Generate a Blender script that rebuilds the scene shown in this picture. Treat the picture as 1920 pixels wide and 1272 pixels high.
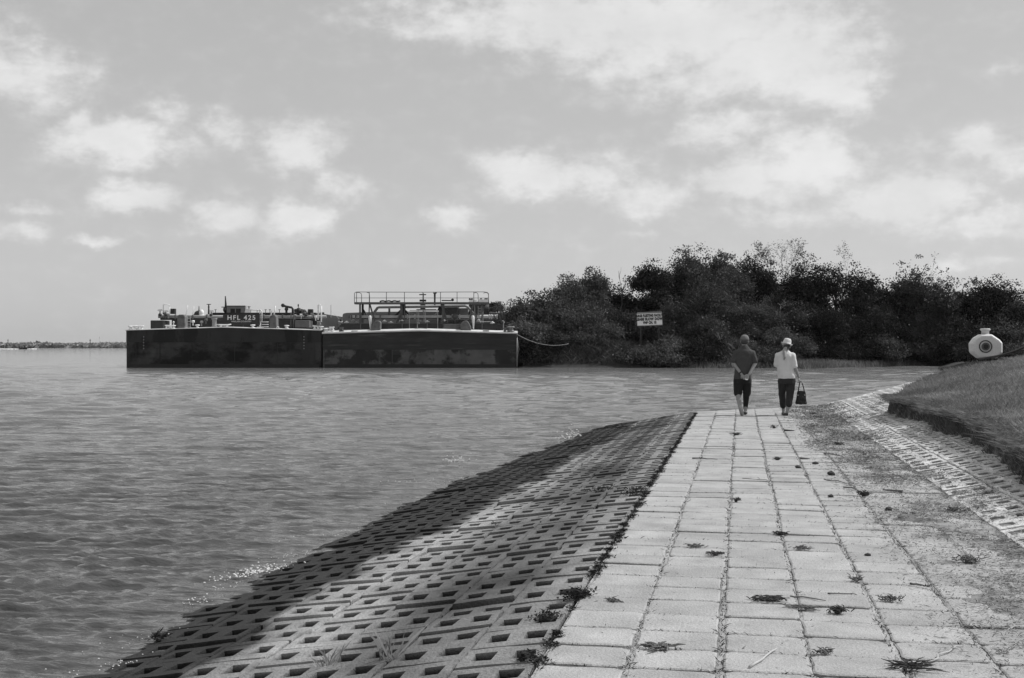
import bpy, bmesh, math, random
import numpy as np
from mathutils import Vector, Matrix
random.seed(7); RNG = np.random.default_rng(7)
R = math.radians
sc = bpy.context.scene
for o in list(bpy.data.objects): bpy.data.objects.remove(o)
C = sc.collection

# ---------------------------------------------------------------- camera, sky, sun
CAMZ = 1.58; F = 2270.0; HZ = 645.0; YAW = R(10.65); WZ = -0.44     # pixels refer to a 1920 px wide frame
cam = bpy.data.cameras.new('camera'); camo = bpy.data.objects.new('camera', cam); C.objects.link(camo)
camo.location = (0, 0, CAMZ); camo.rotation_euler = (R(90) + 9.0 / F, 0, YAW)
cam.sensor_width = 36; cam.lens = 36 * F / 1920; cam.clip_start = .1; cam.clip_end = 20000
sc.camera = camo
ca, sa = math.cos(YAW), math.sin(YAW)
def CW(c, d, z=0.0): return Vector((c * ca - d * sa, c * sa + d * ca, z))       # lateral, depth -> world
def at(px, py, d): return CW((px - 960) / F * d, d, CAMZ + (HZ - py) / F * d)
def on(px, py, h=0.0): return at(px, py, F * (CAMZ - h) / (py - HZ))

SUN_EL, SUN_AZ = R(50), R(64)
sl = bpy.data.lights.new('sun', 'SUN'); sl.energy = 4.0; sl.angle = R(.5); sl.color = (1, 1, 1)
so = bpy.data.objects.new('sun', sl); C.objects.link(so)
sd = Vector((math.sin(SUN_AZ) * math.cos(SUN_EL), math.cos(SUN_AZ) * math.cos(SUN_EL), math.sin(SUN_EL)))
so.rotation_euler = sd.to_track_quat('Z', 'Y').to_euler(); so.location = (0, 0, 60)
sc.view_settings.view_transform = 'Standard'; sc.view_settings.look = 'None'
sc.view_settings.exposure = 0.0; sc.view_settings.gamma = 1; sc.view_settings.use_curve_mapping = False
SKY_STRENGTH = 0.10; CLOUD = 7.9; SKY_FLAT = 4.9

w = bpy.data.worlds.new('World'); sc.world = w; w.use_nodes = True
nt = w.node_tree; N = nt.nodes; L = nt.links
for n in list(N): N.remove(n)
def mth(op, a, b=None, c=None, clamp=False):
    n = N.new('ShaderNodeMath'); n.operation = op; n.use_clamp = clamp
    for i, v in enumerate((a, b, c)):
        if v is None: continue
        if isinstance(v, (int, float)): n.inputs[i].default_value = v
        else: L.new(v, n.inputs[i])
    return n.outputs[0]
def vmth(op, a, b):
    n = N.new('ShaderNodeVectorMath'); n.operation = op
    for i, v in enumerate((a, b)):
        if v is None: continue
        if isinstance(v, tuple): n.inputs[i].default_value = v
        else: L.new(v, n.inputs[i])
    return n.outputs['Value'] if op in ('DOT_PRODUCT', 'LENGTH') else n.outputs[0]
tc = N.new('ShaderNodeTexCoord'); D = tc.outputs['Generated']
sky = N.new('ShaderNodeTexSky'); sky.sky_type = 'NISHITA'; sky.sun_disc = False
sky.sun_elevation = SUN_EL; sky.sun_rotation = SUN_AZ
bw = N.new('ShaderNodeRGBToBW'); L.new(sky.outputs[0], bw.inputs[0])
sx = N.new('ShaderNodeSeparateXYZ'); L.new(D, sx.inputs[0])
az = mth('ARCTAN2', sx.outputs[0], sx.outputs[1]); el = mth('ARCSINE', sx.outputs[2])
cb = N.new('ShaderNodeCombineXYZ'); L.new(az, cb.inputs[0]); L.new(el, cb.inputs[1]); P0 = cb.outputs[0]
def noise(vec, scale, det=6, rough=.6, off=(0, 0, 0), dist=0):
    v = vmth('ADD', vec, off)
    n = N.new('ShaderNodeTexNoise'); n.inputs['Scale'].default_value = scale; n.inputs['Detail'].default_value = det
    n.inputs['Roughness'].default_value = rough; n.inputs['Distortion'].default_value = dist
    L.new(v, n.inputs['Vector']); return n
stretch = vmth('MULTIPLY', P0, (1, 1.5, 1))
w1 = noise(stretch, 14, 5, .6)
wv = vmth('MULTIPLY', vmth('SUBTRACT', w1.outputs['Color'], (.5, .5, .5)), (.085, .05, 0))
PW = vmth('ADD', P0, wv)
CL = [(1200,20,330,60,.55),(1500,70,120,70,.7),(1230,130,220,45,.45),(1450,350,260,60,.28),(1090,340,160,45,.35),(230,290,150,50,.3),(900,50,190,45,.75),(1080,40,200,65,.95),(1300,50,220,80,1),(1450,110,140,75,1),(1560,160,85,50,.95),(1140,125,75,32,.75),(1330,160,150,40,.7),(700,20,120,30,.35),
 (30,135,110,55,.75),(0,70,40,60,.6),(215,265,100,42,1),(130,230,45,26,.8),(320,208,38,34,.5),(415,240,48,34,.65),(555,265,75,42,.95),(650,240,38,28,.5),
 (250,375,66,28,.98),(425,408,60,32,.85),(550,398,58,36,.95),(645,350,55,32,.75),(190,460,48,13,.75),(40,432,42,18,.7),(50,388,34,16,.55),(380,440,40,14,.45),(430,360,60,22,.3),
 (995,318,95,38,1),(1125,325,62,36,.9),(1230,365,85,34,.75),(840,400,50,28,.8),(1350,245,105,24,.75),(1180,300,120,50,.35),
 (1395,330,80,46,1),(1530,305,85,52,1.05),(1700,368,95,42,1.05),(1600,345,150,60,.4),(1480,405,110,26,.6),(1820,265,72,34,.85),(1905,300,60,36,.75),(1640,285,70,20,.45),
 (1850,425,85,26,.75),(1890,122,50,18,.5),(1815,500,90,16,.55),(1110,470,60,16,.25),(990,472,45,12,.3),(1215,435,50,12,.4),(690,495,60,10,.2),(1380,480,120,20,.25)]
acc = None
for (px, py, rx, ry, am) in CL:
    v = at(px, py, 1.0) - Vector((0, 0, CAMZ)); v.normalize()
    a0 = math.atan2(v.x, v.y); e0 = math.asin(v.z)
    s = vmth('MULTIPLY', vmth('SUBTRACT', PW, (a0, e0, 0)), (F / rx / 1.36, F / ry / 1.30, 0))
    q = vmth('DOT_PRODUCT', s, s)
    g = mth('MULTIPLY', mth('EXPONENT', mth('MULTIPLY', q, -1.1)), am)
    acc = g if acc is None else mth('SMOOTH_MAX', acc, g, .25)
# generic cloud cover for the rest of the dome (reflections, other views)
inw = mth('LESS_THAN', mth('ABSOLUTE', mth('ADD', az, YAW)), .44); inh = mth('LESS_THAN', el, .30)
gen = noise(vmth('MULTIPLY', D, (1, 1, 2.4)), 3.2, 6, .6, (3, 1, 5))
gv = mth('MULTIPLY', mth('SUBTRACT', gen.outputs['Fac'], .5, clamp=True), 6)
gv = mth('MULTIPLY', gv, mth('SUBTRACT', 1, mth('MULTIPLY', inw, inh)))
acc = mth('ADD', acc, gv)
det = noise(stretch, 42, 8, .62, (7, 3, 0))
acc2 = mth('ADD', acc, mth('MULTIPLY', mth('MULTIPLY', mth('SUBTRACT', det.outputs['Fac'], .5), 1.15), mth('MULTIPLY', acc, 2.5, clamp=True)))
mr = N.new('ShaderNodeMapRange'); mr.interpolation_type = 'SMOOTHSTEP'; L.new(acc2, mr.inputs[0])
mr.inputs['From Min'].default_value = .14; mr.inputs['From Max'].default_value = .90
# soft brightness inside the clouds
thin = noise(stretch, 9, 5, .6, (1, 9, 0))
cval = mth('MULTIPLY_ADD', thin.outputs['Fac'], 3.6, CLOUD - 1.9)
skyv = mth('ADD', mth('MULTIPLY', bw.outputs[0], .42), mth('MULTIPLY_ADD', thin.outputs['Fac'], .22, SKY_FLAT * .62 + .42))
mixn = N.new('ShaderNodeMix'); mixn.data_type = 'FLOAT'
L.new(mr.outputs[0], mixn.inputs[0]); L.new(skyv, mixn.inputs[2]); L.new(cval, mixn.inputs[3])
bg = N.new('ShaderNodeBackground'); bg.inputs[1].default_value = SKY_STRENGTH
L.new(mixn.outputs[0], bg.inputs[0])
wo = N.new('ShaderNodeOutputWorld'); L.new(bg.outputs[0], wo.inputs[0])

# ---------------------------------------------------------------- helpers
def tag(o, label=None, cat=None, group=None, kind=None):
    if label: o['label'] = label
    if cat: o['category'] = cat
    if group: o['group'] = group
    if kind: o['kind'] = kind
    return o
def empty(name, loc=(0, 0, 0), rz=0.0):
    o = bpy.data.objects.new(name, None); C.objects.link(o); o.location = loc; o.rotation_euler = (0, 0, rz)
    o.empty_display_size = .2; return o
def link(name, me, mat, parent=None, smooth=False):
    o = bpy.data.objects.new(name, me); C.objects.link(o)
    if mat is not None: me.materials.append(mat)
    if parent is not None: o.parent = parent
    if smooth and len(me.polygons): me.polygons.foreach_set('use_smooth', [True] * len(me.polygons))
    return o
def np_mesh(name, V, Fa, attr=None):
    V = np.asarray(V, dtype=np.float32); Fa = np.asarray(Fa, dtype=np.int32)
    me = bpy.data.meshes.new(name); k = Fa.shape[1]
    me.vertices.add(len(V)); me.vertices.foreach_set('co', V.ravel())
    me.loops.add(Fa.size); me.loops.foreach_set('vertex_index', Fa.ravel())
    me.polygons.add(len(Fa)); me.polygons.foreach_set('loop_start', np.arange(0, Fa.size, k, dtype=np.int32))
    me.polygons.foreach_set('loop_total', np.full(len(Fa), k, dtype=np.int32))
    if attr:
        for nm, arr in attr.items():
            a = me.attributes.new(nm, 'FLOAT', 'POINT'); a.data.foreach_set('value', np.asarray(arr, dtype=np.float32))
    me.update(); me.validate(); return me
class MB:
    def __init__(s): s.v = []; s.f = []; s.t = []
    def add(s, vs, fs, tone=None):
        b = len(s.v); s.v += [tuple(v) for v in vs]; s.f += [tuple(i + b for i in f) for f in fs]
        s.t += ([tone] * len(vs) if not isinstance(tone, list) else tone)
        return s
    def box(s, x0, x1, y0, y1, z0, z1):
        vs = [(x, y, z) for z in (z0, z1) for y in (y0, y1) for x in (x0, x1)]
        return s.add(vs, [(0, 2, 3, 1), (4, 5, 7, 6), (0, 1, 5, 4), (2, 6, 7, 3), (0, 4, 6, 2), (1, 3, 7, 5)])
    def tube(s, pts, r, n=8, cap=True):
        pts = [Vector(p) for p in pts]; rs = r if isinstance(r, (list, tuple)) else [r] * len(pts)
        vs = []; fs = []; up = None
        for i, p in enumerate(pts):
            t = (pts[min(i + 1, len(pts) - 1)] - pts[max(i - 1, 0)])
            if t.length < 1e-9: t = Vector((0, 0, 1))
            t.normalize()
            if up is None: up = Vector((0, 0, 1)) if abs(t.z) < .9 else Vector((1, 0, 0))
            a = t.cross(up)
            if a.length < 1e-6: a = t.cross(Vector((1, 0, 0)))
            a.normalize(); b = a.cross(t)
            up = b
            for k in range(n):
                an = 2 * math.pi * k / n
                vs.append(p + (a * math.cos(an) + b * math.sin(an)) * rs[i])
        for i in range(len(pts) - 1):
            for k in range(n):
                k2 = (k + 1) % n
                fs.append((i * n + k, i * n + k2, (i + 1) * n + k2, (i + 1) * n + k))
        if cap: fs.append(tuple(range(n - 1, -1, -1))); fs.append(tuple((len(pts) - 1) * n + k for k in range(n)))
        return s.add(vs, fs)
    def lathe(s, prof, cx, cy, cz=0, n=16, axis='z'):
        vs = []; fs = []
        for (r, z) in prof:
            for k in range(n):
                an = 2 * math.pi * k / n; x, y = r * math.cos(an), r * math.sin(an)
                vs.append((cx + x, cy + y, cz + z) if axis == 'z' else (cx + x, cy + z, cz + y) if axis == 'y' else (cx + z, cy + x, cz + y))
        for i in range(len(prof) - 1):
            for k in range(n):
                k2 = (k + 1) % n; fs.append((i * n + k, i * n + k2, (i + 1) * n + k2, (i + 1) * n + k))
        fs.append(tuple(range(n - 1, -1, -1))); fs.append(tuple((len(prof) - 1) * n + k for k in range(n)))
        return s.add(vs, fs)
    def prism(s, poly, y0, y1):                       # polygon in x,z extruded along y
        n = len(poly); vs = [(x, y0, z) for x, z in poly] + [(x, y1, z) for x, z in poly]
        fs = [tuple(range(n)), tuple(range(2 * n - 1, n - 1, -1))] + [(i, i + n, (i + 1) % n + n, (i + 1) % n) for i in range(n)]
        return s.add(vs, fs)
    def ball(s, c, r, n=10, m=6):
        if not isinstance(r, (tuple, list)): r = (r, r, r)
        prof = []; vs = []; fs = []
        for i in range(m + 1):
            th = math.pi * i / m
            for k in range(n):
                an = 2 * math.pi * k / n; q = max(math.sin(th), 1e-3)
                vs.append((c[0] + r[0] * q * math.cos(an), c[1] + r[1] * q * math.sin(an), c[2] - r[2] * math.cos(th)))
        for i in range(m):
            for k in range(n):
                k2 = (k + 1) % n; fs.append((i * n + k, i * n + k2, (i + 1) * n + k2, (i + 1) * n + k))
        fs.append(tuple(range(n - 1, -1, -1))); fs.append(tuple(m * n + k for k in range(n)))
        return s.add(vs, fs)
    def build(s, name, mat, parent=None, smooth=False, bevel=0):
        me = bpy.data.meshes.new(name); me.from_pydata([tuple(v) for v in s.v], [], s.f)
        if any(t is not None for t in s.t):
            a = me.attributes.new('tone', 'FLOAT', 'POINT'); a.data.foreach_set('value', [t if t is not None else 1.0 for t in s.t])
        if not smooth or True:
            bm = bmesh.new(); bm.from_mesh(me); bmesh.ops.recalc_face_normals(bm, faces=bm.faces[:]); bm.to_mesh(me); bm.free()
        o = link(name, me, mat, parent, False)
        if smooth:
            me.polygons.foreach_set('use_smooth', [len(p.vertices) == 4 for p in me.polygons])
        if bevel:
            b = o.modifiers.new('bevel', 'BEVEL'); b.width = bevel; b.segments = 1; b.limit_method = 'ANGLE'
        return o

def vnoise(x, y, seed=0):
    x = np.asarray(x, float); y = np.asarray(y, float)
    xi = np.floor(x).astype(np.int64); yi = np.floor(y).astype(np.int64); xf = x - xi; yf = y - yi
    def h(a, b):
        n = (a * 374761393 + b * 668265263 + seed * 974711) & 0x7fffffff
        n = ((n ^ (n >> 13)) * 1274126177) & 0x7fffffff
        return ((n ^ (n >> 16)) & 0xffff) / 65535.0
    u = xf * xf * (3 - 2 * xf); v = yf * yf * (3 - 2 * yf)
    return (h(xi, yi) * (1 - u) + h(xi + 1, yi) * u) * (1 - v) + (h(xi, yi + 1) * (1 - u) + h(xi + 1, yi + 1) * u) * v - .5
def fbm(x, y, seed=0, o=3):
    r = 0; a = 1; t = 0
    for i in range(o): r = r + a * vnoise(np.asarray(x) * 2 ** i, np.asarray(y) * 2 ** i, seed + i); t += a; a *= .5
    return r / t
def sstep(t): t = np.clip(t, 0, 1); return t * t * (3 - 2 * t)

def material(name, base, var=.25, scale=6, rough=.85, bump=.2, bscale=None, tone=False, metal=0, spec=.3, streak=None, patch=None, fine=0, finescale=200, detail=8):
    m = bpy.data.materials.new(name); m.use_nodes = True; t = m.node_tree; nn = t.nodes; ll = t.links
    p = nn['Principled BSDF']; p.inputs['Roughness'].default_value = rough; p.inputs['Metallic'].default_value = metal
    p.inputs['Specular IOR Level'].default_value = spec
    co = nn.new('ShaderNodeTexCoord'); vec = co.outputs['Object']
    if streak:
        mp = nn.new('ShaderNodeMapping'); mp.inputs['Scale'].default_value = streak; ll.new(vec, mp.inputs[0]); vec = mp.outputs[0]
    n1 = nn.new('ShaderNodeTexNoise'); n1.inputs['Scale'].default_value = scale; n1.inputs['Detail'].default_value = detail; n1.inputs['Roughness'].default_value = .6
    ll.new(vec, n1.inputs['Vector'])
    def M(op, a, b):
        k = nn.new('ShaderNodeMath'); k.operation = op
        for i, v in enumerate((a, b)):
            if isinstance(v, (int, float)): k.inputs[i].default_value = v
            else: ll.new(v, k.inputs[i])
        return k.outputs[0]
    val = M('ADD', M('MULTIPLY', M('SUBTRACT', n1.outputs['Fac'], .5), var * 4), 1.0)
    if fine:
        n2 = nn.new('ShaderNodeTexNoise'); n2.inputs['Scale'].default_value = finescale; n2.inputs['Detail'].default_value = 2
        ll.new(co.outputs['Object'], n2.inputs['Vector'])
        val = M('MULTIPLY', val, M('ADD', M('MULTIPLY', M('SUBTRACT', n2.outputs['Fac'], .5), fine * 4), 1.0))
    val = M('MULTIPLY', M('MAXIMUM', val, .15), base)
    if patch:
        psc, pstr, pval, p0, p1 = patch
        mp2 = nn.new('ShaderNodeMapping'); mp2.inputs['Scale'].default_value = pstr; ll.new(co.outputs['Object'], mp2.inputs[0])
        n4 = nn.new('ShaderNodeTexNoise'); n4.inputs['Scale'].default_value = psc; n4.inputs['Detail'].default_value = 7; n4.inputs['Roughness'].default_value = .65; ll.new(mp2.outputs[0], n4.inputs['Vector'])
        rm = nn.new('ShaderNodeMapRange'); ll.new(n4.outputs['Fac'], rm.inputs[0]); rm.inputs['From Min'].default_value = p0; rm.inputs['From Max'].default_value = p1
        rm.inputs['To Min'].default_value = 1; rm.inputs['To Max'].default_value = pval; val = M('MULTIPLY', val, rm.outputs[0])
    if tone:
        at_ = nn.new('ShaderNodeAttribute'); at_.attribute_name = 'tone'; val = M('MULTIPLY', val, at_.outputs['Fac'])
    c3 = nn.new('ShaderNodeCombineColor'); [ll.new(val, c3.inputs[i]) for i in range(3)]
    ll.new(c3.outputs[0], p.inputs['Base Color'])
    if bump:
        b = nn.new('ShaderNodeBump'); b.inputs['Strength'].default_value = bump; b.inputs['Distance'].default_value = .02
        n3 = nn.new('ShaderNodeTexNoise'); n3.inputs['Scale'].default_value = bscale or scale * 4; n3.inputs['Detail'].default_value = 6
        ll.new(co.outputs['Object'], n3.inputs['Vector']); ll.new(n3.outputs['Fac'], b.inputs['Height']); ll.new(b.outputs[0], p.inputs['Normal'])
    return m
def leafmat(name, base, var=.3, scale=.6, trans=.3):
    m = bpy.data.materials.new(name); m.use_nodes = True; t = m.node_tree; nn = t.nodes; ll = t.links
    nn.remove(nn['Principled BSDF']); out = nn['Material Output']
    co = nn.new('ShaderNodeTexCoord'); n1 = nn.new('ShaderNodeTexNoise'); n1.inputs['Scale'].default_value = scale; n1.inputs['Detail'].default_value = 4
    ll.new(co.outputs['Object'], n1.inputs['Vector'])
    at_ = nn.new('ShaderNodeAttribute'); at_.attribute_name = 'tone'
    a = nn.new('ShaderNodeMath'); a.operation = 'MULTIPLY_ADD'; ll.new(n1.outputs['Fac'], a.inputs[0]); a.inputs[1].default_value = var * 4 * base; a.inputs[2].default_value = base * (1 - 2 * var)
    b = nn.new('ShaderNodeMath'); b.operation = 'MULTIPLY'; ll.new(a.outputs[0], b.inputs[0]); ll.new(at_.outputs['Fac'], b.inputs[1])
    c3 = nn.new('ShaderNodeCombineColor'); [ll.new(b.outputs[0], c3.inputs[i]) for i in range(3)]
    d = nn.new('ShaderNodeBsdfDiffuse'); tr = nn.new('ShaderNodeBsdfTranslucent'); gl = nn.new('ShaderNodeBsdfGlossy'); gl.inputs['Roughness'].default_value = .45
    gl.inputs['Color'].default_value = (.5, .5, .5, 1)
    ll.new(c3.outputs[0], d.inputs[0]); ll.new(c3.outputs[0], tr.inputs[0])
    mx = nn.new('ShaderNodeMixShader'); mx.inputs[0].default_value = trans; ll.new(d.outputs[0], mx.inputs[1]); ll.new(tr.outputs[0], mx.inputs[2])
    m2 = nn.new('ShaderNodeMixShader'); m2.inputs[0].default_value = .012; ll.new(mx.outputs[0], m2.inputs[1]); ll.new(gl.outputs[0], m2.inputs[2])
    ll.new(m2.outputs[0], out.inputs[0]); return m

M_path = material('pale_concrete', .345, .24, 3.0, .9, .5, 60, tone=True, fine=.30, finescale=130)
M_slope = material('weathered_concrete', .48, .34, 5, .88, .9, 45, tone=True, fine=.28, finescale=170)
M_soil = material('sandy_soil', .30, .2, 6, .95, .7, 30, tone=True, fine=.2, finescale=120)
M_straw = material('straw', .30, .25, 20, .9, 0, tone=True)
M_grass = leafmat('grass_blades', .25, .32, .8, .35)
M_leaf = leafmat('foliage', .068, .30, .55, .25)
M_leaf_pale = leafmat('foliage_pale', .098, .28, .7, .3)
M_leaf_dark = leafmat('foliage_dark', .031, .28, .6, .2)
M_bark = material('bark', .05, .25, 8, .9, .4)
M_barkpale = material('bark_pale', .22, .2, 8, .9, .3)
M_wood = material('driftwood', .13, .3, 12, .9, .4)
M_woodpale = material('pale_stick', .42, .2, 12, .9, .3)
M_darkdeb = material('dark_litter', .05, .3, 20, .95, .3, tone=False)
M_hull = material('black_hull', .050, .40, .7, .6, .3, 6, streak=(1, 1, .35), spec=.1, patch=(.35, (1, 1, 1.6), .30, .46, .58))
M_hull_up = material('hull_upper_strake', .026, .3, .9, .6, .3, 6, streak=(1, 1, .5), patch=(.6, (1, 1, .3), .35, .50, .56))
M_hull2 = material('rusty_hull', .10, .4, .9, .7, .3, 6, streak=(1, 1, .9), patch=(.55, (1, 1, 1), .22, .46, .54))
M_hull2_up = material('rusty_hull_upper', .032, .4, .9, .7, .3, 6, streak=(.5, 1, 2.5), patch=(1.3, (.25, 1, 3.5), 2.4, .56, .66))
M_wet = material('wet_weed_line', .02, .3, 2, .4, .2)
M_deck = material('deck_paint', .55, .2, 1.5, .8, .2)
M_steel = material('dark_steel', .03, .3, 1.5, .6, .2)
M_steel2 = material('grey_steel', .10, .25, 1.5, .6, .2)
M_rust = material('pitted_steel', .13, .45, 3, .8, .5, 12)
M_pipe = material('pale_pipe', .45, .2, 2, .45, .1)
M_galv = material('galvanised', .24, .15, 2, .5, .1)
M_white = material('white_paint', .75, .08, 3, .5, .05)
M_text = material('lettering_white', .62, .03, 3, .6, 0)
M_ink = material('lettering_black', .03, .03, 3, .6, 0)
M_board = material('sign_board', .88, .10, 2.5, .7, .05)
M_skin = material('skin', .27, .06, 8, .55, .1)
M_greyshirt = material('grey_shirt', .06, .12, 5, .9, .3, 14)
M_blacks = material('black_shorts', .018, .2, 6, .9, .3, 14)
M_shirtw = material('white_blouse', .62, .05, 5, .9, .25, 14)
M_jeans = material('dark_jeans', .03, .3, 6, .9, .3, 20)
M_hat = material('pale_hat', .60, .08, 20, .9, .2, 60)
M_cap = material('grey_cap', .15, .1, 20, .9, .2)
M_hair = material('hair', .30, .35, 30, .6, .3, 60)
M_hairdark = material('dark_hair', .05, .3, 30, .6, .3, 60)
M_leather = material('black_leather', .014, .3, 12, .35, .3)
M_sole = material('pale_sole', .4, .1, 20, .8, .1)
M_shoe = material('dark_shoe', .04, .2, 20, .7, .1)
M_foam = material('foam', .8, .1, 10, .6, 0)
M_far = leafmat('far_scrub', .32, .3, .08, .1)  # distance haze put into the pale leaf colour
M_land = material('ground_cover', .16, .25, 1.2, .95, .6, 8, tone=True, fine=.2, finescale=20)
M_rope = material('rope', .33, .1, 20, .9, 0)
M_rubber = material('black_hose', .03, .1, 5, .5, 0)

# ---------------------------------------------------------------- terrain functions (world X across path, Y along it)
XE = -0.98; PITCH = .442; ROW = .394
LY = np.array([-10, 5, 10, 12.5, 13.3, 15.7, 17.9, 22.0, 25.0, 27.0, 30, 36, 45, 60, 118, 400.])
LX = np.array([2.7, 2.7, 2.8, 2.85, 2.80, 3.08, 3.12, 3.16, 2.98, 2.90, 3.5, 6.6, 9.5, 11.5, 17.0, 60.])
def ledge(Y): return np.interp(Y, LY, LX) + .26 * fbm(np.asarray(Y) * .55, np.asarray(Y) * 0 + 3, 5, 3) + .24 * fbm(np.asarray(Y) * 2.3, np.asarray(Y) * 0, 9, 2)
def prof(d):
    return np.interp(d, [0, .3, .6, 1.1, 1.5, 2.1, 3.0, 4.5, 9, 30], [0, .038, .085, .168, .225, .31, .46, .80, 1.8, 2.5])
def yend(X): return 28.6 + np.clip(np.asarray(X) + 1, 0, 6) * 1.1
def S(X, Y):
    X = np.asarray(X, float); Y = np.asarray(Y, float)
    wob = .10 * fbm(Y * .28, Y * 0, 3, 2)
    dl = np.maximum(0, XE - X) * (np.interp(Y, [3, 6, 11, 17, 22, 29, 33, 38], [1.04, 1.0, .92, .92, 1.02, 1.2, 1.55, 1.8]) + .2 * wob); de = np.maximum(0, Y - yend(X))
    dd = np.hypot(dl, de * .95)
    up = .20 * np.maximum(0, X - 2.05)
    return up - prof(dd) + .014 * fbm(X * .8, Y * .45, 11, 2) + .012 * sstep(dl) * fbm(X * .9, Y * .35, 21, 2) * 2
def shore_d(c):
    c = np.asarray(c, float)
    base = np.interp(c, [-60, -6, -.7, 22, 24, 38, 60, 200], [420, 128, 102.5, 101.5, 98.5, 111, 118, 130])
    return base + 1.3 * fbm(c * .22, c * 0, 31, 3)
def G(X, Y):
    """the height of the land"""
    X = np.asarray(X, float); Y = np.asarray(Y, float)
    s = S(X, Y) - .075
    t = X - ledge(Y)
    hill = .20 * (np.minimum(ledge(Y), 4) - 2.05) + .33 * sstep(t / .12 + .5 * fbm(X * 3, Y * 2.5, 43, 2)) + .20 * np.clip(t, 0, 3.6) + .095 * np.clip(t - 3.4, 0, 5) + .04 * fbm(X * .7, Y * .7, 41, 3)
    far = sstep((Y - 34) / 20.0)
    low = -.44 + .35 * sstep(t / 2.5) + .03 * np.clip(t, 0, 20)
    hill = hill * (1 - far) + low * far
    hill = np.where(Y > 25.5, np.where(t > 0, (-.5 + (hill + .5) * sstep(t / (.3 + .12 * np.clip(Y - 25.5, 0, 20)))), -2), hill)
    z = np.where(t > 0, np.maximum(hill, s), s)
    z = np.where(Y > 36, np.where(t > 0, hill, -2), z)
    c = X * ca + Y * sa; d = -X * sa + Y * ca
    tt = d - shore_d(c)
    k = 1 - sstep((c - 17) / 8)
    k = k * (.75 + .5 * fbm(c * .3, c * 0, 51, 2) * 2)
    bank = -.44 + np.clip(tt * .5, -1.5, .12) + k * 1.9 * sstep((tt - .4) / (1.6 + 1.2 * fbm(c * .35, d * .1, 61, 2))) + .055 * np.clip(tt, 0, 16) + k * .10 * np.clip(tt, 0, 14)
    bank = bank + .10 * fbm(c * .5, d * .5, 71, 2) * np.clip(tt, 0, 1)
    bank = np.where(c < -60, -2, bank)
    z = np.where(d > 90, np.maximum(z, np.where(tt > -3, bank, -2)), z)
    return z

# ---------------------------------------------------------------- ground sheet
def axis(segs):
    out = []
    for a, b, st in segs: out += list(np.arange(a, b, st))
    return np.array(out)
gx = axis([(-340, -60, 20), (-60, -12, 3), (-12, 1, .5), (1, 2.3, .15), (2.3, 5, .055), (5, 9, .2), (9, 50, .55), (50, 120, 3), (120, 420, 30)])
gy = axis([(-10, 2, 1), (2, 11, .5), (11, 28, .09), (28, 36, .25), (36, 90, 1.2), (90, 135, .45), (135, 180, 3), (180, 700, 40)])
GX, GY = np.meshgrid(gx, gy); GZ = G(GX, GY)
# vertical face of the turf is pulled out a little under the lip
nx, ny = len(gx), len(gy)
tone = np.full(GX.shape, 1.0)
tl = GX - ledge(GY)
cc = GX * ca + GY * sa; dd_ = -GX * sa + GY * ca
land = sstep((dd_ - 90) / 3)
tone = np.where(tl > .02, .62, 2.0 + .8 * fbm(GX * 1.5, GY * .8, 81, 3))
tone = np.where((tl > -.03) & (tl < .16), .25, tone)  # shade below the turf lip painted dark along its face
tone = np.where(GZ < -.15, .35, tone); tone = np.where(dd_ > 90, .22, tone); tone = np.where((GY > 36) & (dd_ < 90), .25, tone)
idx = np.arange(nx * ny).reshape(ny, nx)
Fq = np.stack([idx[:-1, :-1], idx[:-1, 1:], idx[1:, 1:], idx[1:, :-1]], -1).reshape(-1, 4)
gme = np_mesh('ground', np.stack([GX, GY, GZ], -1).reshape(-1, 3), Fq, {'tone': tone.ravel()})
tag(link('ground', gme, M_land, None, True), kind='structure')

# ---------------------------------------------------------------- water
def wave_height(c, d, spacing):
    rr = np.random.default_rng(3); h = np.zeros_like(c)
    cw = c + .35 * fbm(c * .4, d * .25, 91, 2) * 2; dw = d + .5 * fbm(c * .35, d * .3, 95, 3) * 2
    for i in range(64):
        lam = .10 * (11 ** (rr.random() ** 1.5))
        an = R(90) + R(8) + rr.normal() * R(17)
        k = 2 * math.pi / lam; amp = .0200 * lam / (1 + (lam / .38) ** 1.5)
        ph = rr.random() * 6.28; u = k * (cw * math.cos(an) + dw * math.sin(an)) + ph
        fade = np.clip((lam / np.maximum(spacing, 1e-6) - 2.4) / 2.0, 0, 1)
        h += amp * fade * (np.sin(u) + .25 * np.sin(2 * u + .6))
    open_w = np.clip((d - 16) / 30, 0, 1)
    for i in range(22):
        lam = .75 * (3.2 ** rr.random()); an = R(90) + R(8) + rr.normal() * R(22); k = 2 * math.pi / lam
        u = k * (cw * math.cos(an) + dw * math.sin(an)) + rr.random() * 6.28
        fade = np.clip((lam / np.maximum(spacing, 1e-6) - 2.4) / 1.5, 0, 1)
        h += .0075 * lam * fade * open_w * np.sin(u)
    return h
rows = [3.5]
while rows[-1] < 720: rows.append(rows[-1] * (1.0030 + .0022 * min(1, max(0, (rows[-1] - 8) / 60)) + .004 * min(1, max(0, (rows[-1] - 90) / 200))))
rows = np.array([r for r in rows if r < 700] + [900, 1300, 2000, 3200, 5200, 9000])
cols = np.concatenate([np.linspace(-2.4, -.62, 40, endpoint=False), np.linspace(-.62, .62, 330), np.linspace(.66, 2.4, 40)])
WD, WU = np.meshgrid(rows, cols, indexing='ij'); WC = WD * WU
sp = np.gradient(rows)[:, None] * np.ones_like(WC)
WH = wave_height(WC, WD, sp)
amp_mod = .75 + 1.0 * fbm(WC * .045, WD * .03, 99, 3)
WH = WH * np.clip(amp_mod, .3, 1.5) * 1.5
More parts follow.
